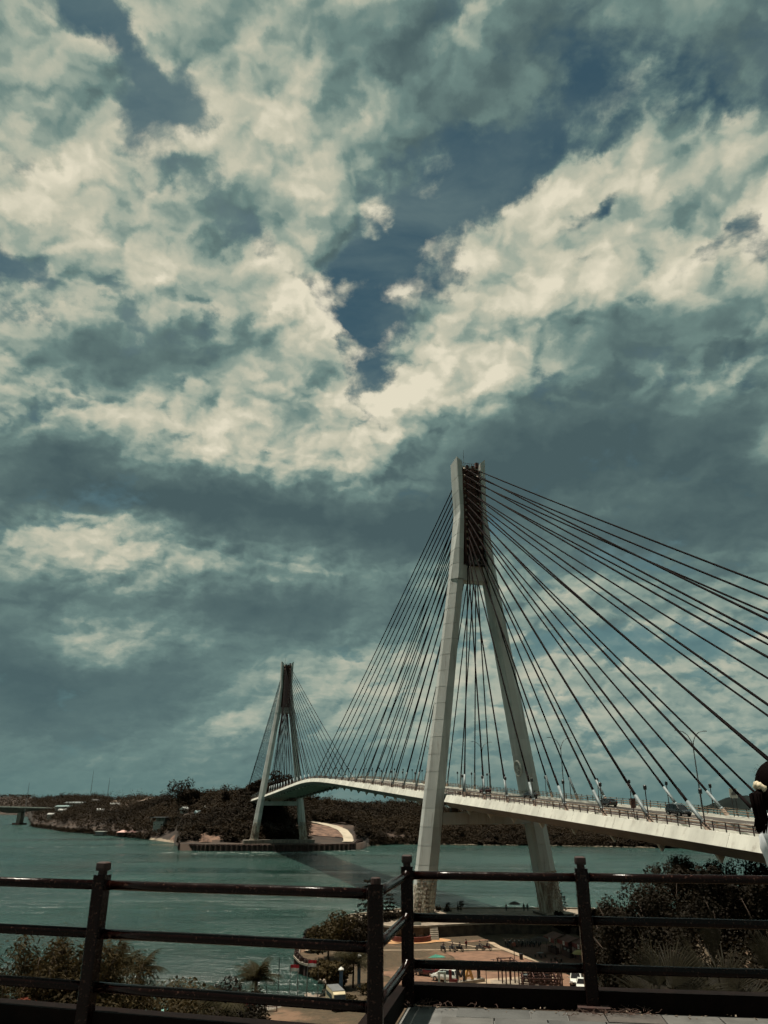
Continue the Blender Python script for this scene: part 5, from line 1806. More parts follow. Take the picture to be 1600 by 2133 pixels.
def van():
    t = thing('minibus', 'cream minibus facing the railing with a grey roof, beside the blue pillar', 'minibus', at_g(-5.3, 95.5, .05), R(196))
    b = MB()
    st = [(-2.6, .45, 2.05, .86), (-2.5, .35, 2.2, .92), (1.6, .35, 2.2, .92), (2.15, .38, 1.95, .9), (2.5, .42, 1.15, .88), (2.62, .5, .95, .8)]
    b.loft([[Vector((x, y, z)) for x, z in ((-w, z0), (w, z0), (w, z1 * .55), (w * .9, z1), (-w * .9, z1), (-w, z1 * .55))] for y, z0, z1, w in st])
    b.build('body', mat('cream_paint', (.50, .42, .27), .4, var=.15), t)
    MB().box((0, -.4, 2.23), (1.66, 4.1, .07)).build('roof', M['grey'], t)
    MB().loft([[Vector((x, y + .03, z)) for x in (-.8, .8)] + [Vector((x, y + .06, z)) for x in (.8, -.8)] for y, z in ((2.50, 1.22), (2.20, 1.9))]).build('windscreen', GLASS, t)
    for s in (-1, 1):
        MB().box((s * .92, -.3, 1.55), (.03, 3.6, .5)).build('side_window', GLASS, t)
        for y in (1.6, -1.7):
            MB().tube([(s * .7, y, .34), (s * .95, y, .34)], .34, 14).build('wheel', TYRE, t)
        MB().box((s * .62, 2.6, .8), (.3, .08, .18)).build('headlight', LAMP, t)
    MB().box((0, 2.63, .55), (1.5, .1, .2)).build('bumper', M['black'], t)
van()
# landing stage with a striped awning and benches
jt = thing('landing_stage', 'wooden landing stage with rails at the waterside under the flags', 'jetty', (-17.5, 118.5, 1.6))
for i in range(16):
    MB().box((-3.2 + i * .42, 0, .3), (.38, 5.2, .08)).build('plank', M['oldconc'], jt)
for x in (-3, -.9, 1.2, 3.2):
    for y in (-2.4, 2.4):
        MB().tube([(x, y, -2.5), (x, y, 1.4)], .08, 6).build('post', M['rust'], jt)
for y in (-2.4, 2.4):
    for z in (.8, 1.3):
        MB().tube([(-3, y, z), (3.2, y, z)], .05, 5).build('rail', M['rust'], jt)
t = thing('striped_awning', 'small awning with red and white stripes by the landing stage', 'awning', (-16.6, 103.0, gz(-16.6, 103.0)), R(20))
for i in range(8):
    m = FLR if i % 2 else FLW
    MB().loft([[Vector((-1.2 + i * .3 + e, y, z)) for y, z in ((-1.2, 1.9), (-1.2, 1.94), (1.0, 2.7), (1.0, 2.66))] for e in (0, .3)]).build('stripe', m, t)
for x in (-1.2, 1.2):
    MB().tube([(x, -1.1, -.2), (x, -1.1, 1.9)], .05, 5).build('post', M['darkiron'], t)
    MB().tube([(x, 1.0, -.2), (x, 1.0, 2.65)], .05, 5).build('post', M['darkiron'], t)
t = thing('kiosk', 'small kiosk with a teal sheet roof and an orange front board', 'kiosk', (-24.0, 96.0, gz(-24, 96)), R(5))
MB().box((0, 0, 1.2), (4.0, 3.0, 2.4)).build('wall', M['oldconc'], t)
MB().loft([[Vector((x, y, z)) for y, z in ((-2.2, 2.5), (-2.2, 2.58), (0, 3.3), (2.2, 2.58), (2.2, 2.5), (0, 3.22))] for x in (-2.6, 2.6)]).build('roof', mat('teal_roof', (.14, .34, .30), .5, var=.3), t)
MB().box((1.2, -1.75, 2.2), (3.6, .08, .7)).build('front_board', mat('orange_board', (.55, .27, .08), .6, var=.2), t)

# rocks between the sheet piles and the trees
rk = random.Random(31)
M['rock'] = mat('pale_rock', (.26, .21, .165), .9, var=.45, scale=1.5, bump=.05, bscale=5)
for i in range(46):
    f = rk.uniform(0, 1)
    a, b = Vector(BEACH[-1]), Vector(BEACH[-5])
    i0 = rk.randint(5, len(BEACH) - 2)
    p = Vector(BEACH[i0]).lerp(Vector(BEACH[i0 + 1]), f) + Vector((rk.uniform(-.3, 2.4), rk.uniform(-.4, .8)))
    s = rk.uniform(.5, 1.25)
    mb = MB()
    pts = [Vector((rk.uniform(-1, 1), rk.uniform(-1, 1), rk.uniform(-.7, .7))).normalized() * rk.uniform(.75, 1.1) for _ in range(16)]
    bmx = bmesh.new()
    for q in pts:
        bmx.verts.new((q.x * s * .8, q.y * s * .6, q.z * s * .5))
    bmesh.ops.convex_hull(bmx, input=bmx.verts)
    me = bpy.data.meshes.new('rock')
    bmx.to_mesh(me)
    bmx.free()
    me.materials.append(M['rock'])
    tag(put('rock', me, None, (p.x, p.y, gz(p.x, p.y) + s * .15), (0, 0, rk.uniform(0, 6))), 'pale angular rock on the shore beside the sheet pile wall', 'rock', 'rocks along the near shore')

# ------------------------------------------------------------------ lookout platform
FL = 26.4
L0 = [(-7.5, 8.15), (-2.27, 6.62), (-.06, 5.99), (.21, 7.50), (1.75, 7.28), (3.66, 7.00), (9.0, 6.22)]
IRON = bpy.data.materials.new('worn_brown_paint')
def iron_mat():
    m = IRON
    m.use_nodes = True
    w = NT(m.node_tree)
    p = w.n('ShaderNodeTexCoord').outputs['Object']
    n1 = w.noise(p, 7, 7, .65)
    n2 = w.noise(p, 45, 4, .6)
    c = w.mix(w.maprange(n1, .48, .72), (.0052, .0013, .0010), (.011, .0034, .0022))
    c = w.mix(w.math('MULTIPLY', w.maprange(n2, .60, .68), .85), c, (.060, .030, .022))
    b = w.n('ShaderNodeBsdfPrincipled')
    w.link(c, b.inputs['Base Color'])
    w.link(w.maprange(n1, .3, .7, .11, .26), b.inputs['Roughness'])
    b.inputs['Specular IOR Level'].default_value = .15
    bn = w.n('ShaderNodeBump')
    bn.inputs['Distance'].default_value = .0015
    w.link(w.noise(p, 60, 3, .6), bn.inputs['Height'])
    w.link(bn.outputs[0], b.inputs['Normal'])
    o = w.n('ShaderNodeOutputMaterial')
    w.link(b.outputs[0], o.inputs[0])
iron_mat()
CAPM = mat('rusty_cap', (.036, .0095, .005), .75, var=.6, scale=14, coord='object')
SLATE = mat('slate_tile', (.125, .125, .118), .75, var=.40, scale=2.6, bump=.004, bscale=22, detail=9, tint=0)
SLATES = [mat('slate_tile', tuple(q * .62 for q in c), .75, var=.35, scale=3.0 + i, bump=.004, bscale=22, detail=9) for i, c in enumerate(((.130, .128, .120), (.105, .106, .100), (.150, .145, .132), (.115, .098, .085)))]
KERB = mat('dark_kerb_stone', (.0065, .0028, .0021), .9, var=.5, scale=5, bump=.004, bscale=30, spec=.12)
pf = [(-14, 10.1)] + L0[1:-1] + [(14, 5.5), (14, -8), (-14, -8)]
slab = MB().prism([(x, y) for x, y in pf], FL - 2.6, FL - .012)
tag(slab.build('platform_floor', SLATE), 'dark slate floor of the lookout platform', kind='structure')
floor_o = bpy.data.objects['platform_floor']
ev = (Vector((*L0[4], 0)) - Vector((*L0[3], 0))).normalized()
nv = Vector((ev.y, -ev.x, 0))
if nv.y > 0: nv = -nv
ang = math.atan2(ev.y, ev.x)
rt = random.Random(4)
org = Vector((*L0[3], 0))
for row in range(7):
    dep = .10 + row * .30 + .15
    x = -.45 - (row % 2) * .22 - rt.uniform(0, .1)
    while x < 5.2:
        wd = rt.choice((.30, .42, .45, .60))
        c = org + ev * (x + wd / 2) + nv * dep
        # stay inside the platform, right of the corner run
        if c.x - wd / 2 > -.06 + (c.y - 5.99) * .18 + .12:
            MB().box((c.x, c.y, FL - .006 + rt.uniform(-.0025, .0025)), (wd - .012, .288, .03), M=Euler((rt.uniform(-.004, .004), rt.uniform(-.004, .004), ang)).to_matrix()).build('tile', SLATES[rt.choice((0, 0, 1, 1, 2, 3))], floor_o)
        x += wd

# kerb stones under the railing
kb = thing('kerb', 'low dark stone kerb along the foot of the railing', 'kerb', (0, 0, 0))
tag(kb, kind='structure')
for (ax, ay), (bx, by) in zip(L0[:-1], L0[1:]):
    a, b = Vector((ax, ay, 0)), Vector((bx, by, 0))
    L = (b - a).length
    n = max(1, round(L / .95))
    d = (b - a).normalized()
    nn = Vector((-d.y, d.x, 0))
    for i in range(n):
        c = a + d * (L * (i + .5) / n) + nn * .10
        MB().box((c.x, c.y, FL + .060), (L / n - .0008, .16, .15), M=Euler((rt.uniform(-.006, .006), 0, math.atan2(d.y, d.x))).to_matrix()).build('kerb_stone', KERB, kb)

# the pipe railing
rail = thing('pipe_railing', 'dark brown pipe railing with square capped posts along the platform edge', 'railing', (0, 0, FL))
for i, (x, y) in enumerate(L0):
    rz = math.atan2(L0[min(i + 1, 6)][1] - L0[max(i - 1, 0)][1], L0[min(i + 1, 6)][0] - L0[max(i - 1, 0)][0])
    if i in (2, 3): rz = R(-4)
    p = MB()
    h = 1.075 if i != 2 else 1.065
    s = .054
    p.loft([[Vector((sx * s, sy * s, z)) for sx, sy in ((-1, -.8), (-.8, -1), (.8, -1), (1, -.8), (1, .8), (.8, 1), (-.8, 1), (-1, .8))] for z in (-.02, h)])
    po = p.build('post', IRON, rail, loc=(x, y, 0), rz=rz)
    if i == 4:
        MB().box((0, 0, .02), (.26, .24, .04)).build('base_plate', CAPM, po)
    c = MB()
    if i == 2:
        c.lathe([(.038, h), (.036, h + .035), (.03, h + .042)], n=10)
        c.build('collar', CAPM, po)
    else:
        c.lathe([(.034, h - .005), (.034, h + .03)], n=10)
        c.build('collar', CAPM, po)
        k = MB()
        k.loft([[Vector((sx * q, sy * q, z)) for sx, sy in ((-1, -.7), (-.7, -1), (.7, -1), (1, -.7), (1, .7), (.7, 1), (-.7, 1), (-1, .7))] for q, z in ((.046, h + .03), (.048, h + .05), (.046, h + .085), (.030, h + .095))])
        k.build('cap', CAPM, po)
for i, (a, b) in enumerate(zip(L0[:-1], L0[1:])):
    for z in (1.0, .66, .30):
        t = MB()
        A, B = Vector((*a, z)), Vector((*b, z))
        d = (B - A).normalized()
        pts = [A + d * .03 + Vector((0, 0, rt.uniform(-.003, .003)))] + [A.lerp(B, f) + Vector((0, 0, rt.uniform(-.002, .002))) for f in (.25, .5, .75)] + [B - d * .03]
        t.tube(pts, .036, 16)
        t.tube([A + d * .05, A + d * .062], .041, 14)
        t.tube([B - d * .062, B - d * .05], .041, 14)
        t.build('rail', IRON, rail, smooth=True)

# scraps, dry leaves and twigs along the kerb
lit = MB()
rl = random.Random(12)
twig = MB()
for i in range(60):
    f = rl.random() ** .8
    base = Vector((*L0[3], FL)) .lerp(Vector((*L0[5], FL)), f)
    p = base + nv * rl.uniform(.03, .22) + Vector((0, 0, .012))
    s = rl.uniform(.003, .012)
    lit.box(p + Vector((0, 0, s * .3)), (s * 2, s, s * .5), M=Euler((rl.uniform(-.5, .5), rl.uniform(-.5, .5), rl.uniform(0, 6))).to_matrix())
tag(lit.build('litter', mat('pale_scraps', (.28, .21, .15), .9, var=.6, scale=30)), 'pale scraps and dry leaves lying along the kerb', kind='stuff')
for i in range(130):
    c0 = (L0[4], L0[3], L0[4])[i % 3]
    p = Vector((*c0, FL + .02)) + Vector((rl.gauss(.12, .2), rl.uniform(-.26, -.04), 0))
    a = rl.uniform(0, 6.28)
    d = Vector((math.cos(a), math.sin(a), 0)) * rl.uniform(.03, .10)
    twig.tube([p, p + d * .5 + Vector((0, 0, rl.uniform(.005, .022))), p + d + Vector((0, 0, rl.uniform(0, .03)))], .0022, 4)
tag(twig.build('dry_twigs', mat('dry_twig', (.075, .038, .025), .9, var=.5, scale=20)), 'tangles of dry twigs by the post feet', kind='stuff')

# ------------------------------------------------------------------ planting on the slope
def top_h(y, row):
    """Height of something at distance y whose top reaches a given line of sight below eye level (row in the table of measured tops)."""
    return CAM_Z + row * y - gz0(y)
def ray_pt(az_t, y):
    return (az_t * y, y, gz(az_t * y, y))
def feathery(label, loc, h, w, seed, ml, n=34, group=None):
    """Bamboo-like shrub: arching canes with narrow drooping leaves."""
    t = thing('feathery_shrub', label, 'shrub', loc, 0, group)
    rg = np.random.default_rng(seed)
    rd = random.Random(seed)
    st = MB()
    Vs, tt = [], []
    for i in range(n):
        a = rd.uniform(0, 6.28)
        rr = rd.uniform(.15, 1.0) * w * .5
        top = Vector((math.cos(a) * rr, math.sin(a) * rr, h * rd.uniform(.62, 1.0)))
        b0 = Vector((math.cos(a) * rr * .3, math.sin(a) * rr * .3, 0))
        mid = b0.lerp(top, .6) + Vector((0, 0, h * .12))
        tip = top + Vector((math.cos(a) * w * .09, math.sin(a) * w * .09, -h * .06))
        st.tube([b0, mid, top, tip], [.02, .015, .008, .004], 4)
        path = [b0.lerp(mid, f) for f in (.45, .6, .75, .9)] + [mid.lerp(top, f) for f in (.1, .25, .4, .55, .7, .85, 1.0)] + [top.lerp(tip, f) for f in (.5, 1)]
        for p in path:
            for k in range(11):
                d = Vector((rd.gauss(0, 1), rd.gauss(0, 1), rd.gauss(-.15, .7))).normalized()
                s = d.cross(Vector((rd.gauss(0, 1), rd.gauss(0, 1), rd.gauss(0, 1)))).normalized()
                q = p + Vector((rd.gauss(0, .07), rd.gauss(0, .07), rd.gauss(0, .07))) * w * .5
                L = rd.uniform(.12, .26) * (h / 4)
                Vs += [q, q + d * L * .5 + s * L * .11, q + d * L + Vector((0, 0, -L * .25)), q + d * L * .5 - s * L * .11]
                tt.append(rd.random())
    st.build('canes', M['bark'], t)
    put('foliage', mesh_np('foliage', np.array([tuple(v) for v in Vs]), np.arange(len(Vs)).reshape(-1, 4), ml, tint=tt), t)
    return t
feathery('feathery bamboo-like shrub at the far left, its top between middle and lower rails', ray_pt(-.400, 30), top_h(30, -.147), 3.7, 51, M['olive_leaf'], 66)
feathery('second feathery shrub just left of the left railing post', ray_pt(-.345, 32), top_h(32, -.150), 3.0, 52, M['olive_leaf'], 54)
feathery('feathery shrub cut by the left edge of the view', ray_pt(-.468, 31), top_h(31, -.182), 2.0, 53, M['olive_leaf'], 26)
feathery('feathery shrub just right of the left railing post', ray_pt(-.305, 37), top_h(37, -.172), 2.9, 54, M['olive_leaf'], 32)

def palm(label, loc, trunk_h, fr_len, n, seed, ml=None, droop=.9, up=.75, width=.34):
    t = thing('palm_tree', label, 'palm', loc)
    rd = random.Random(seed)
    ml = ml or M['palm_leaf']
    MB().tube([(0, 0, -.5), (.05, 0, trunk_h * .5), (.08, .03, trunk_h)], [.17, .14, .11], 8).build('trunk', M['bark'], t, smooth=True)
    for i in range(n):
        a = 2 * math.pi * i / n * 2.618 + rd.uniform(-.2, .2)
        el = up * rd.uniform(.25, 1.25)
        L = fr_len * rd.uniform(.75, 1.1)
        p = Vector((.08, .03, trunk_h))
        d0 = Vector((math.cos(a) * math.cos(el), math.sin(a) * math.cos(el), math.sin(el)))
        pts = [p.copy()]
        d = d0.copy()
        seg = 9
        for k in range(seg):
            p = p + d * (L / seg)
            d = (d + Vector((0, 0, -droop / seg * (1 + k * .22)))).normalized()
            pts.append(p.copy())
        mb = MB()
        mb.tube(pts, [.022 * (1 - k / 11) + .004 for k in range(len(pts))], 4)
        side = d0.cross(Vector((0, 0, 1))).normalized()
        for k in range(1, len(pts)):
            for sub in (0, .33, .66):
                q = pts[k - 1].lerp(pts[k], sub)
                f = (k - 1 + sub) / seg
                ll = fr_len * width * (math.sin(min(1, f * 1.1 + .1) * math.pi) ** .6) * rd.uniform(.85, 1.1)
                tan = (pts[k] - pts[k - 1]).normalized()
                for sg in (-1, 1):
                    dd = (side * sg + tan * .55 + Vector((0, 0, -.35 + rd.uniform(-.15, .15)))).normalized()
                    w_ = tan * ll * .05
                    mb.add([q - w_, q + w_, q + dd * ll + Vector((0, 0, -ll * .2))], [(0, 1, 2)])
        mb.build('frond', ml, t)
    return t
palm('small palm with upright fronds just right of the left railing post', ray_pt(-.315, 62), top_h(62, -.182), 2.9, 13, 61, up=1.1)
palm('ragged palm standing above the bushes right of the left railing post', ray_pt(-.2885, 72), top_h(72, -.180), 2.9, 17, 62, up=.9)
palm('palm rising behind the round dark tree near the lower rail', ray_pt(-.150, 74), top_h(74, -.190), 2.9, 18, 63, up=.95)
palm('young palm with long arching fronds at the very bottom left of centre', ray_pt(-.193, 42), top_h(42, -.224), 2.3, 11, 64, up=1.0, droop=1.5)
palm('palm with feathery fronds beside the waterside bush in the park', ray_pt(-.0362, 131), top_h(131, -.172), 5.0, 22, 65, up=.8)
palm('tiny palm among the bushes left of the round tree', ray_pt(-.262, 58), top_h(58, -.205), 1.9, 12, 66)
make_tree('round_tree', 'round dense dark tree below the lower rail left of centre', 'tree', ray_pt(-.178, 72), top_h(72, -.1845), 5.6, M['dark_leaf'], 71, quads=3000, size=.28, lumps=12, crown_lo=.06, trunk_r=.16)
for i, (azt, y, row, w, ml, lb) in enumerate([(-.325, 36, -.197, 3.4, 'olive_leaf', 'low olive bush at the foot of the left railing post'), (-.270, 42, -.196, 4.6, 'olive_leaf', 'wide olive bush under the ragged palm'), (-.232, 46, -.200, 4.0, 'olive_leaf', 'olive bush left of the arching palm'),
        (-.205, 50, -.204, 3.4, 'dark_leaf', 'dark bush behind the arching palm fronds'), (-.435, 27, -.207, 1.9, 'red_leaf', 'red-leaved bush at the bottom left corner'), (-.40, 26, -.212, 1.5, 'red_leaf', 'smaller red-brown bush right of the bottom left corner'), (-.365, 30, -.196, 2.8, 'olive_leaf', 'low olive bush under the feathery shrubs'),
        (-.168, 55, -.205, 4.0, 'dark_leaf', 'dark bush at the bottom left of centre below the round tree'), (-.238, 64, -.192, 2.0, 'dark_leaf', 'small pointed dark shrub breaking the skyline of the bushes'), (-.150, 60, -.206, 2.8, 'dark_leaf', 'dark bush beside the striped awning'), (-.46, 30, -.200, 2.4, 'olive_leaf', 'olive bush at the left edge'), (-.292, 52, -.190, 4.6, 'olive_leaf', 'broad olive bush behind the left railing post'),
        (-.34, 24, -.214, 2.2, 'olive_leaf', 'olive bush just beyond the kerb left of the left post'), (-.25, 30, -.216, 3.0, 'olive_leaf', 'olive bush just beyond the kerb right of the left post'), (-.20, 34, -.222, 2.6, 'dark_leaf', 'dark bush just beyond the kerb at the left of centre'), (-.46, 24, -.216, 1.8, 'red_leaf', 'reddish bush at the very left corner')]):
    h = max(1.0, top_h(y, row))
    w *= 1.22
    bush('bush', lb, 'bush', ray_pt(azt, y), (w, w, h), M[ml], 400 + i, int(2600 + 700 * w), .15 if y < 45 else .20, lumps=11)

# park trees and bushes by the sea wall
for azt, y, row, w, lb, ml, sd_ in ((-.0655, 152, -.119, 11.5, 'spreading brown-green tree on the park point, left of the corner post', 'olive_leaf', 81), (-.0325, 158, -.118, 10.5, 'spreading tree on the park point right behind the corner post', 'dark_leaf', 82), (-.0615, 131, -.160, 9.2, 'rounded olive bush by the rocks at the end of the sheet piles', 'olive_leaf', 83), (-.084, 160, -.133, 5.0, 'low bush behind the curve of the sea wall', 'dark_leaf', 84), (-.010, 183, -.117, 7.0, 'low tree on the park edge behind the posts', 'dark_leaf', 85), (.012, 189, -.1175, 7.0, 'low shrubs on the park edge left of the pylon leg', 'dark_leaf', 86)):
    make_tree('park_tree', lb, 'tree', ray_pt(azt, y), top_h(y, row), w, M[ml], sd_, quads=2600, size=.50, lumps=13, crown_lo=.12, trunk_r=.18)
for azt, y, h, w, lb in ((-.0405, 121, 1.6, 3.6, 'clump of undergrowth by the blue pillars'), (-.016, 126, 1.6, 4.0, 'scrubby clump at the edge of the lawn behind the corner post'), (-.022, 117, 1.5, 3.4, 'scrubby clump below the corner post')):
    bush('bush', lb, 'bush', ray_pt(azt, y), (w, w * .7, h), M['olive_leaf'], int(900 + y), 420, .3)

# dark trees right of the bridge pylon
RT = [(.290, 88, -.090, 9.0, 'dark round tree right of the right railing post'), (.345, 96, -.066, 9.5, 'tall dark tree left in the group under the deck'), (.387, 104, -.046, 10.5, 'tallest tree of the group reaching up to the deck'), (.434, 108, -.047, 10.5, 'tree with brownish crown second from the right under the deck'), (.496, 98, -.053, 8.0, 'tree at the right edge below the deck end'),
      (.330, 84, -.096, 8.5, 'low dark tree between the middle rails right of the post'), (.400, 86, -.084, 7.0, 'low dark tree in front of the pale sand strip'), (.452, 84, -.086, 4.8, 'dark leaning tree before the sand strip at the right'), (.535, 84, -.066, 6.0, 'dark tree cut off by the right edge'), (.268, 116, -.115, 5.6, 'small dark tree beside the food stalls'), (.272, 186, -.113, 8.0, 'dark shrubby tree on the shore right of the right pylon leg'), (.245, 190, -.117, 6.0, 'low dark trees beside the right pylon leg'), (.2145, 176, -.119, 4.6, 'small dark tree in front of the right pylon leg foot'), (.238, 172, -.121, 5.0, 'small dark tree right of the right pylon leg foot')]
for i, (azt, y, row, w, lb) in enumerate(RT):
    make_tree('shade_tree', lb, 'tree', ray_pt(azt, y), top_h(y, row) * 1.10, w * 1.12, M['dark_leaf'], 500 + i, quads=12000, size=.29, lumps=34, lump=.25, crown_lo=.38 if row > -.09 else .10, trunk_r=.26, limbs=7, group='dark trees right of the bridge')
for i, (azt, y, row, w, lb) in enumerate([(.335, 60, -.140, 7.0, 'dark bush below the middle rail right of the post'), (.385, 55, -.142, 7.0, 'dark bush behind the fan palms'), (.43, 50, -.140, 6.5, 'dark bush at the right behind the fan palms'), (.475, 45, -.140, 6.5, 'dark bush near the right edge of the view'), (.405, 38, -.150, 5.0, 'dark bush right of the tall fan leaf'), (.50, 34, -.150, 4.8, 'dark bush in the lower right corner'), (.365, 72, -.134, 8.5, 'dark bush under the low trees'), (.45, 68, -.134, 9.5, 'dark thicket under the leaning tree'), (.297, 70, -.150, 4.6, 'dark scrub beside the nearest food stall'), (.335, 38, -.172, 4.0, 'dark bush low behind the left fan palm'), (.45, 26, -.182, 3.2, 'dark bush just beyond the kerb at the right'), (.36, 24, -.200, 2.8, 'dark low growth behind the fan palms'), (.50, 20, -.205, 2.6, 'dark low growth at the right edge beyond the kerb')]):
    bush('bush', lb, 'bush', ray_pt(azt, y), (w, w * .8, top_h(y, row)), M['dark_leaf'], 700 + i, 2600, .22, lumps=13)
bush('bush', 'yellow-green bush at the right edge just beyond the lower rail', 'bush', ray_pt(.49, 24), (1.6, 1.4, 1.7), M['olive_leaf'], 790, 900, .12, lumps=7)

# fan palms just beyond the kerb
FAN = leaf_mat('fan_palm_leaf', (.0060, .0048, .0021), (.0190, .0155, .0065), rough=.6, trans=.25)
def fan_palm(label, loc, spec, seed):
    t = thing('fan_palm', label, 'palm', loc)
    rd = random.Random(seed)
    MB().tube([(0, 0, -.6), (0, 0, .25)], [.14, .10], 8).build('trunk', M['bark'], t)
    for az, el, stem, rad, spread, roll in spec:
        d = Vector((math.sin(az) * math.cos(el), math.cos(az) * math.cos(el), math.sin(el)))
        side = d.cross(Vector((0, 0, 1))).normalized()
        nrm = side.cross(d)
        side = (side * math.cos(roll) + nrm * math.sin(roll)).normalized()
        nrm = side.cross(d)
        p0 = Vector((0, 0, .2))
        hub = p0 + d * stem
        mb = MB()
        mb.tube([p0, p0.lerp(hub, .5) + Vector((0, 0, .03)), hub], [.016, .012, .009], 5)
        n = 30
        V, F, tt = [], [], []
        for k in range(n):
            a = (k / (n - 1) - .5) * spread
            L = .88 * rad * (1 - .22 * abs(a) / (spread / 2)) * rd.uniform(.72, 1.08)
            e = (d * math.cos(a) + side * math.sin(a)).normalized()
            w = e.cross(nrm).normalized()
            wd = .5 * spread / n * L * .46
            drop = Vector((0, 0, -L * rd.uniform(.05, .22)))
            o = mb.n
            q1, q2 = hub + e * L * .55, hub + e * L
            fold = nrm * wd * .5
            mb.add([hub, q1 - w * wd, q1 + fold, q1 + w * wd, q2 + drop, hub + e * L * .8 - w * wd * .5 + drop * .35, hub + e * L * .8 + w * wd * .5 + drop * .35, hub + e * L * .8 + fold * .5 + drop * .35],
                   [(0, 1, 2), (0, 2, 3), (1, 5, 7, 2), (2, 7, 6, 3), (5, 4, 7), (7, 4, 6)])
        o = mb.build('frond', FAN, t)
        at = o.data.attributes.new('tint', 'FLOAT', 'FACE')
        at.data.foreach_set('value', [rd.random() * .6 + .2 for _ in range(len(o.data.polygons))])
    return t
fan_palm('fan palm with stiff pleated leaves just right of the right railing post', (4.05, 12.2, gz(4, 12.2) + .15), [(-1.0, .75, .35, .95, 2.6, .3), (-.5, 1.15, .5, 1.0, 2.4, -.2), (.4, 1.0, .5, 1.0, 2.4, .3), (1.2, .7, .4, .95, 2.6, -.3), (-1.5, .35, .4, .9, 2.6, .2), (2.4, .8, .3, .9, 2.6, 0), (3.6, .7, .4, .9, 2.5, .2)], 1)
fan_palm('middle fan palm with one tall pale leaf standing above the lower rail', (4.95, 12.6, gz(5, 12.6)), [(-.1, 1.45, .9, 1.0, .9, .1), (-.6, 1.1, .6, 1.0, 2.0, -.3), (.6, 1.05, .5, 1.0, 2.3, .2), (1.3, .7, .4, .95, 2.5, -.2), (-1.3, .7, .4, .9, 2.4, .3), (2.8, .6, .4, .9, 2.5, 0)], 2)
fan_palm('fan palm with drooping leaves at the right below the railing', (6.0, 12.6, gz(6, 12.6)), [(-.4, 1.2, .75, .9, 1.9, .2), (.5, 1.0, .7, .9, 2.0, -.3), (1.4, .75, .5, .9, 2.3, .2), (-1.2, .6, .4, .85, 2.3, .3), (2.6, .7, .4, .9, 2.4, 0)], 3)
fan_palm('small fan palm with thin dry leaves near the right edge', (6.5, 11.4, gz(6.5, 11.4)), [(-.9, .9, .35, .6, 1.2, .2), (.2, 1.2, .3, .55, 1.0, 0), (1.2, .6, .3, .6, 1.3, .2)], 4)

# sand strip and shed roof seen through the trees at the right
patch0 = MB()
patch0.add([(70, 200, 2.35), (104, 206, 2.35), (108, 222, 1.9), (88, 219, 1.9), (72, 211, 1.9)], [(0, 1, 2, 3, 4)])
tag(patch0.build('sand_strip', sand_m), 'strip of pale sunlit sand under the trees at the right', kind='structure')
t = thing('shed', 'dark shed with a slanted grey roof among the trees right of the railing post', 'shed', (36.5, 116, PARK_Z), R(-30))
MB().box((0, 0, 1.5), (6, 5, 3)).build('wall', M['rust'], t)
MB().loft([[Vector((x, y, z)) for y, z in ((-3, 2.9), (-3, 3.0), (3, 4.2), (3, 4.1))] for x in (-3.6, 3.6)]).build('roof', M['grey'], t)

# ------------------------------------------------------------------ far left: house, huts, road bridge, masts
def fz(x, y):
    return far_z(math.degrees(math.atan2(x, y)), math.hypot(x, y))
p = far_pt(-15.56, 706)
t = thing('hillside_house', 'pale three-storey house with a flat overhanging roof on the wooded far hill', 'house', (p.x, p.y, p.z - 1), R(-15))
HW = mat('house_plaster', (.34, .33, .30), .8, var=.2)
MB().box((0, 0, 4.5), (9, 8, 9)).build('wall', HW, t)
MB().box((-.6, 0, 12.2), (14, 10, .5)).build('roof', M['grey'], t)
MB().box((1.2, .5, 10.5), (8, 6, 3)).build('upper_floor', M['oldconc'], t)
for x in (-3.2, 0, 3.2):
    for z in (2.6, 6.6):
        w = MB().box((x, -4.05, z), (1.5, .12, 1.6)).build('window', M['white'], t)
        MB().box((x, -4.12, z), (1.1, .06, 1.2)).build('pane', GLASS, w)
for x in (-7, 5.8):
    for y in (-4.4, 4.4):
        MB().box((x, y, 10.5), (.35, .35, 3.4)).build('pillar', HW, t)
def hut(label, x, y, z, w, roofm, wall, rz=0):
    t = thing('waterside_hut', label, 'hut', (x, y, z), rz)
    for sx in (-1, 1):
        for sy in (-1, 1):
            MB().box((sx * w * .4, sy * w * .35, -1), (.3, .3, 4)).build('stilt', M['rust'], t)
    MB().box((0, 0, 2.2), (w, w * .8, 2.6)).build('wall', wall, t)
    MB().loft([[Vector((x * k, y * k, zz)) for x, y in ((-w * .7, -w * .6), (w * .7, -w * .6), (w * .7, w * .6), (-w * .7, w * .6))] for k, zz in ((1, 3.5), (.1, 5.4))]).build('roof', roofm, t)
    return t
hut('little waterside hut with a pink pyramid roof on the far left shore', -236, 728, 1.2, 6.5, mat('pink_roof', (.50, .30, .26), .7, var=.15), M['rust'], R(-18))
hut('dark waterside hut beside the pink-roofed one', -226, 722, 1.2, 6, M['rust'], M['rust'], R(-18))
t = thing('houseboat', 'small houseboat with a white roof moored off the far left shore', 'houseboat', (-266, 757, WATER_Z), R(-20))
MB().loft([[Vector((x, y, z)) for y, z in ((-3, .9), (-2.2, -.4), (2.2, -.4), (3, .9))] for x in (-6.5, 6.5)]).build('hull', M['oldconc'], t)
MB().box((0, 0, 2.2), (9, 4.4, 2.6)).build('cabin', M['grey'], t)
MB().box((0, 0, 3.7), (11, 5.6, .35)).build('roof', M['white'], t)
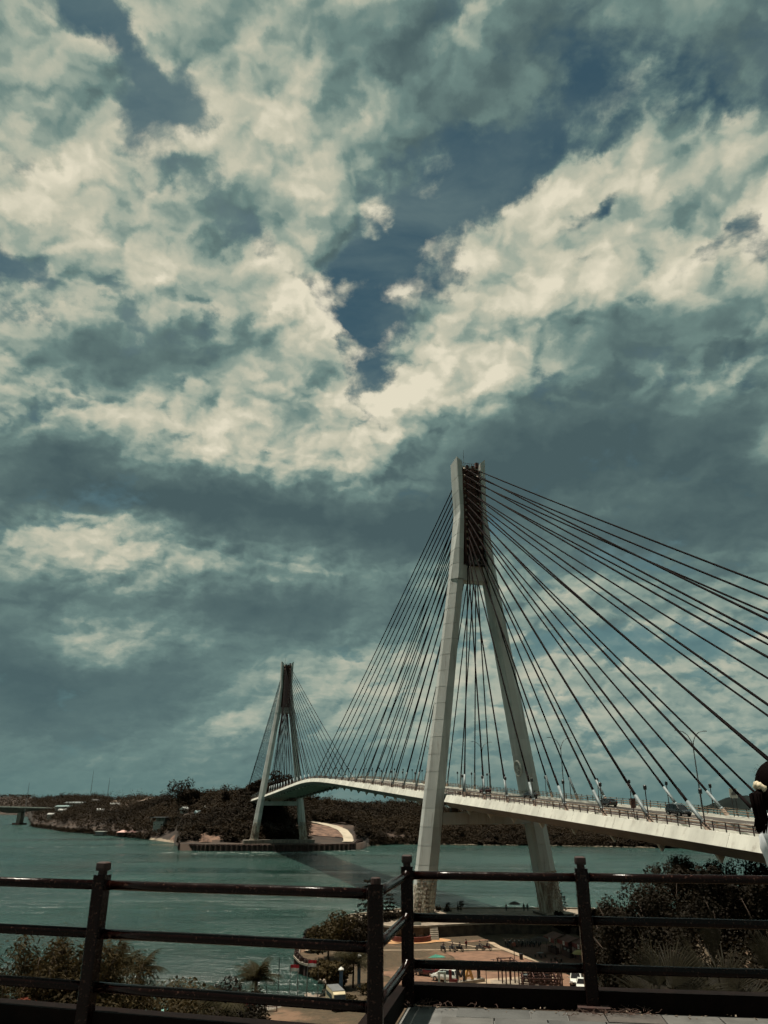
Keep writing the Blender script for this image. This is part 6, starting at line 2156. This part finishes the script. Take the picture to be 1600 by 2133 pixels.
for i, (az, r, w, d, lb, c) in enumerate([(-21.85, 1180, 26, 10, 'long teal-roofed shed near the end of the far road bridge', (.22, .32, .31)), (-21.2, 1210, 30, 10, 'second long grey-roofed shed on the far left shore', (.25, .28, .27)), (-22.6, 1120, 9, 7, 'small white building by the far road bridge', (.5,.5,.47)), (-21.95, 1130, 10, 8, 'white-roofed building right of the far road bridge', (.5,.5,.47)), (-19.6, 1010, 9, 7, 'small bright white roof among the far trees', (.75, .75, .72)), (-18.7, 1100, 12, 8, 'white roof high among the far trees', (.6, .6, .57)), (-19.9, 1240, 14, 8, 'pale roof farther back among the far trees', (.5, .5, .48)),
        (-13.15, 628, 4.5, 4, 'pale blue-roofed house on the hill left of the far pylon', (.28, .38, .40)), (-12.6, 640, 3.5, 3.5, 'small white house among trees left of the far pylon', (.45,.44,.41)), (-14.05, 668, 6, 5, 'low pale roof under the tallest far tree', (.45, .46, .44))]):
    pz = far_pt(az, r)
    t = thing('far_house', lb, 'house', (pz.x, pz.y, pz.z + 3.0), R(-20 + 9 * i))
    hh = 3.2 if az > -14.5 else 6.5
    MB().box((0, 0, .9 - (6.5 - hh) * .5), (w * .9, d * .9, hh)).build('wall', HW, t)
    MB().loft([[Vector((x, y, z)) for y, z in ((-d * .58, hh - 2.5), (-d * .58, hh - 2.3), (0, hh - .5), (d * .58, hh - 2.3), (d * .58, hh - 2.5))] for x in (-w / 2, w / 2)]).build('roof', mat('house_roof', tuple(q * .62 for q in c), .7, var=.25), t)
# bare quarry patch on the far ridge
V, F = [], []
for i in range(13):
    for j in range(5):
        az, r = -19.0 + 3.2 * i / 12, 1020 + 190 * j / 4
        x, y = ap(az, r)
        V.append((x, y, far_z(az, r) + 5 + fnoise(x, y, 30) * 5))
for i in range(12):
    for j in range(4):
        F.append((i * 5 + j, i * 5 + 5 + j, i * 5 + 6 + j, i * 5 + j + 1))
tag(MB().add(V, F).build('bare_hillside', mat('bare_pale_earth', (.33, .25, .19), .95, var=.6, scale=.06, detail=8)), 'pale bare earth cutting on the far ridge', kind='structure')
t = thing('road_bridge', 'low concrete girder bridge on piers at the far left across the water', 'bridge', (0, 0, 0))
a, b = Vector((-720, 1250, 0)), Vector((-432, 1130, 0))
d = (b - a).normalized(); nn = Vector((-d.y, d.x, 0))
rings = []
for f in np.linspace(0, 1, 25):
    q = a.lerp(b, f)
    dep = 5.5 + 2.5 * math.cos((f * 3.2 + .1) * 2 * math.pi)
    zt = 27 - 5 * f
    rings.append([q - nn * 6 + Vector((0, 0, zt)), q + nn * 6 + Vector((0, 0, zt)), q + nn * 4 + Vector((0, 0, zt - dep)), q - nn * 4 + Vector((0, 0, zt - dep))])
MB().loft(rings).build('girder', M['soffit'], t)
for s in (-1, 1):
    MB().loft([[r[0 if s < 0 else 1] + Vector((0, 0, h)) + nn * w for w, h in ((-.2, 0), (.2, 0), (.2, 1.3), (-.2, 1.3))] for r in rings]).build('parapet', M['fascia'], t)
for f in (.02, .33, .65, .95):
    q = a.lerp(b, f)
    MB().box((q.x, q.y, 9), (7, 7, 22), math.atan2(d.y, d.x)).build('pier', M['oldconc'], t)
    MB().box((q.x, q.y, 1.5), (14, 14, 3), math.atan2(d.y, d.x)).build('pier_base', M['rust'], t)
for i, (az, r, h, lb) in enumerate(((-20.35, 1400, 46, 'thin lattice mast on the far ridge, the taller one'), (-19.25, 1400, 40, 'thinner mast on the far ridge right of the taller one'), (-24.25, 1170, 44, 'thin pale mast beside the far road bridge'))):
    q = far_pt(az, r) if i < 2 else Vector((1170 * math.sin(R(az)), 1170 * math.cos(R(az)), 12))
    mb = MB()
    for k in range(3):
        aa = 2.094 * k
        mb.tube([q + Vector((math.cos(aa) * 1.0, math.sin(aa) * 1.0, 0)), q + Vector((0, 0, h))], [.16, .08], 4)
    for z in range(4, h - 3, 5):
        mb.tube([q + Vector((.9 * (1 - z / h), 0, z)), q + Vector((-.5 * (1 - z / h), .8 * (1 - z / h), z + 2))], .12, 4)
    tag(mb.build('radio_mast', M['grey']), lb, 'mast')

# ------------------------------------------------------------------ the woman at the right edge
def woman():
    X, Y = 1.862, 3.7
    t = thing('person', 'woman in a white dress, dark ponytail tied with a cream scrunchie', 'person', (X, Y, FL), R(8))
    H = 1.675     # head centre
    J = [(.045, 0, .98), (.072, 0, 1.18), (.045, 0, 1.38), (.032, 0, 1.46), (.018, 0, 1.555), (.02, 0, H), (.10, 0, H - .035), (.075, 0, H - .085)]
    B = [(0, 1), (1, 2), (2, 3), (3, 4), (4, 5), (5, 6), (5, 7)]
    RR = [(.085, .13), (.062, .11), (.075, .14), (.055, .09), (.045, .045), (.095, .082), (.020, .018), (.05, .045)]
    for s in (-1, 1):
        o = len(J)
        J += [(.03, s * .17, 1.42), (.13, s * .21, 1.20), (.26, s * .20, 1.06), (.315, s * .18, 1.05)]
        B += [(2, o), (o, o + 1), (o + 1, o + 2), (o + 2, o + 3)]
        RR += [.05, .04, .028, (.036, .016)]
        for k in range(4):
            q = len(J)
            y = s * (.18 + (k - 1.5) * .019)
            L = (.062, .075, .070, .055)[k]
            J += [(.35, y, 1.045), (.35 + L * .55, y, 1.035), (.35 + L, y, 1.015)]
            B += [(o + 3, q), (q, q + 1), (q + 1, q + 2)]
            RR += [.009, .008, .007]
        q = len(J)
        J += [(.31, s * (.18 - .042), 1.045), (.345, s * (.18 - .060), 1.035)]
        B += [(o + 3, q), (q, q + 1)]
        RR += [.010, .008]
        o = len(J)
        J += [(.02, s * .09, .90), (.03, s * .10, .50), (.0, s * .10, .09), (.14, s * .11, .03)]
        B += [(0, o), (o, o + 1), (o + 1, o + 2), (o + 2, o + 3)]
        RR += [.085, .055, .036, (.038, .022)]
    skin_body('body', J, B, RR, SKIN, t, sub=2)
    DR = mat('white_cotton', (.64, .67, .69), .85, var=.10, scale=9, coord='object')
    rings = []
    rd = random.Random(2)
    spec = [(1.605, .022, .056, .060), (1.59, .024, .066, .075), (1.565, .026, .082, .11), (1.525, .030, .100, .165), (1.475, .034, .110, .19), (1.42, .042, .106, .185), (1.365, .056, .096, .165), (1.31, .068, .086, .145), (1.20, .070, .082, .135), (1.08, .05, .102, .14), (.95, .03, .15, .19), (.75, .02, .20, .235), (.5, .02, .25, .28), (.36, .02, .27, .30)]
    n = 64
    for i, (z, cx, rx, ry) in enumerate(spec):
        rr = []
        for k in range(n):
            a = 2 * math.pi * k / n
            w = 1 + (.030 * math.sin(a * 14 + i * .9) + .02 * math.sin(a * 23 - i * 1.7)) * (0.4 if i < 2 else 1) + (.05 * math.sin(a * 9) if z < 1.0 else 0)
            rr.append(Vector((cx + rx * w * math.cos(a), ry * w * math.sin(a), z + .006 * math.sin(a * 6 + i))))
        rings.append(rr)
    d = MB()
    d.loft(list(reversed(rings)), cap=False)
    dro = d.build('dress', DR, t, smooth=True)
    for s in (-1, 1):
        sl = MB()
        sp = []
        for i, (f, r) in enumerate(((0, .06), (.12, .08), (.35, .092), (.6, .085), (.85, .062), (1, .05))):
            c = Vector((.035, s * .15, 1.48)).lerp(Vector((.12, s * .22, 1.22)), f)
            sp.append([c + Vector((math.cos(a), math.sin(a) * .9, math.sin(a) * .25 * s)) * r * (1 + .07 * math.sin(a * 7 + i * 2)) for a in [2 * math.pi * k / 28 for k in range(28)]])
        sl.loft(sp, cap=False)
        sl.build('sleeve', DR, t, smooth=True)
    fr = MB()
    rr = []
    for k in range(49):
        a = 2 * math.pi * k / 48
        f = .012 * math.sin(a * 12)
        rr.append([Vector((math.cos(a) * r, math.sin(a) * r * 1.05, z)) for r, z in ((.054, 1.592), (.070 + f, 1.612 + f * .6), (.066 + f, 1.600 + f * .6))])
    fr.loft(rr, cap=False, close=False)
    fr.build('ruffled_collar', DR, t, smooth=True)
    # hair
    hr = MB()
    for c, s in (((.004, 0, H + .012), (.116, .098, .114)), ((-.035, 0, H - .035), (.082, .085, .080)), ((-.03, 0, H - .095), (.050, .055, .050))):
        hr.ell(c, s, 24, 14)
    ho = hr.build('hair', HAIR, t, smooth=True)
    pt = MB()
    base = Vector((-.100, .0, H - .010))
    strands = 150
    for k in range(strands):
        a = rd.uniform(0, 6.28)
        q = rd.uniform(.1, 1) ** .6
        off = Vector((math.cos(a) * .9, math.sin(a), 0)) * q
        p0 = base + off * .012
        pts = [p0, p0 + Vector((-.030, 0, -.022)) + off * .020, base + Vector((-.030, 0, -.075)) + off * .028, base + Vector((-.026, 0, -.125)) + off * .028, base + Vector((-.038 + rd.uniform(-.016, .012), 0, -.155 - rd.uniform(0, .035))) + off * .020]
        pt.tube(pts, [.003, .0045, .005, .004, .001], 4)
    pt.ell(base + Vector((-.028, 0, -.08)), (.022, .022, .075), 12, 8)
    pt.build('ponytail', HAIR, t, smooth=True)
    fl = MB()
    for k in range(36):
        a = rd.uniform(-2.6, .5)
        p = Vector((-.01 + math.cos(a) * -.112, rd.uniform(-.05, .05), H + .01 - math.sin(a) * .112))
        e = (p - Vector((0, 0, H))).normalized()
        fl.tube([p - e * .01, p + e * rd.uniform(.002, .006) + Vector((-.003, 0, .002)), p + e * rd.uniform(.003, .010) + Vector((-.010, 0, -.010))], [.0006, .0005, .0003], 3)
    fl.build('loose_hair', HAIR, t)
    sc = MB()
    rr = []
    ax = Vector((-.8, 0, -.6)).normalized()
    u = Vector((0, 1, 0)); v = ax.cross(u)
    for k in range(25):
        a = 2 * math.pi * k / 24
        c = base + (u * math.cos(a) + v * math.sin(a)) * .026 + ax * .004 * math.sin(a * 5)
        e = (u * math.cos(a) + v * math.sin(a))
        rr.append([c + (e * math.cos(b) + ax * math.sin(b)) * (.015 + .004 * math.sin(a * 8)) for b in [2 * math.pi * j / 8 for j in range(8)]])
    sc.loft(rr, cap=False)
    sc.build('scrunchie', mat('cream_fabric', (.62, .52, .36), .8, var=.2, scale=60, coord='object'), t, smooth=True)
    for s in (-1, 1):
        MB().ell((.088, s * .034, H + .002), (.008, .014, .007), 8, 6).build('eye', M['white'], t, smooth=True)
        MB().ell((.012, s * .088, H - .02), (.018, .008, .03), 8, 6).build('ear', SKIN, t, smooth=True)
        MB().loft([[Vector((x, s * .105 + y, z)) for y, z in ((-.045, 0), (.045, 0), (.045, .016), (-.045, .016))] for x in (-.06, .2)]).build('sandal', M['rust'], t)
    MB().tube([(.088, -.022, H - .072), (.095, 0, H - .070), (.088, .022, H - .072)], .006, 6).build('lips', mat('lips', (.35, .08, .07), .5), t, smooth=True)
    return t
woman()
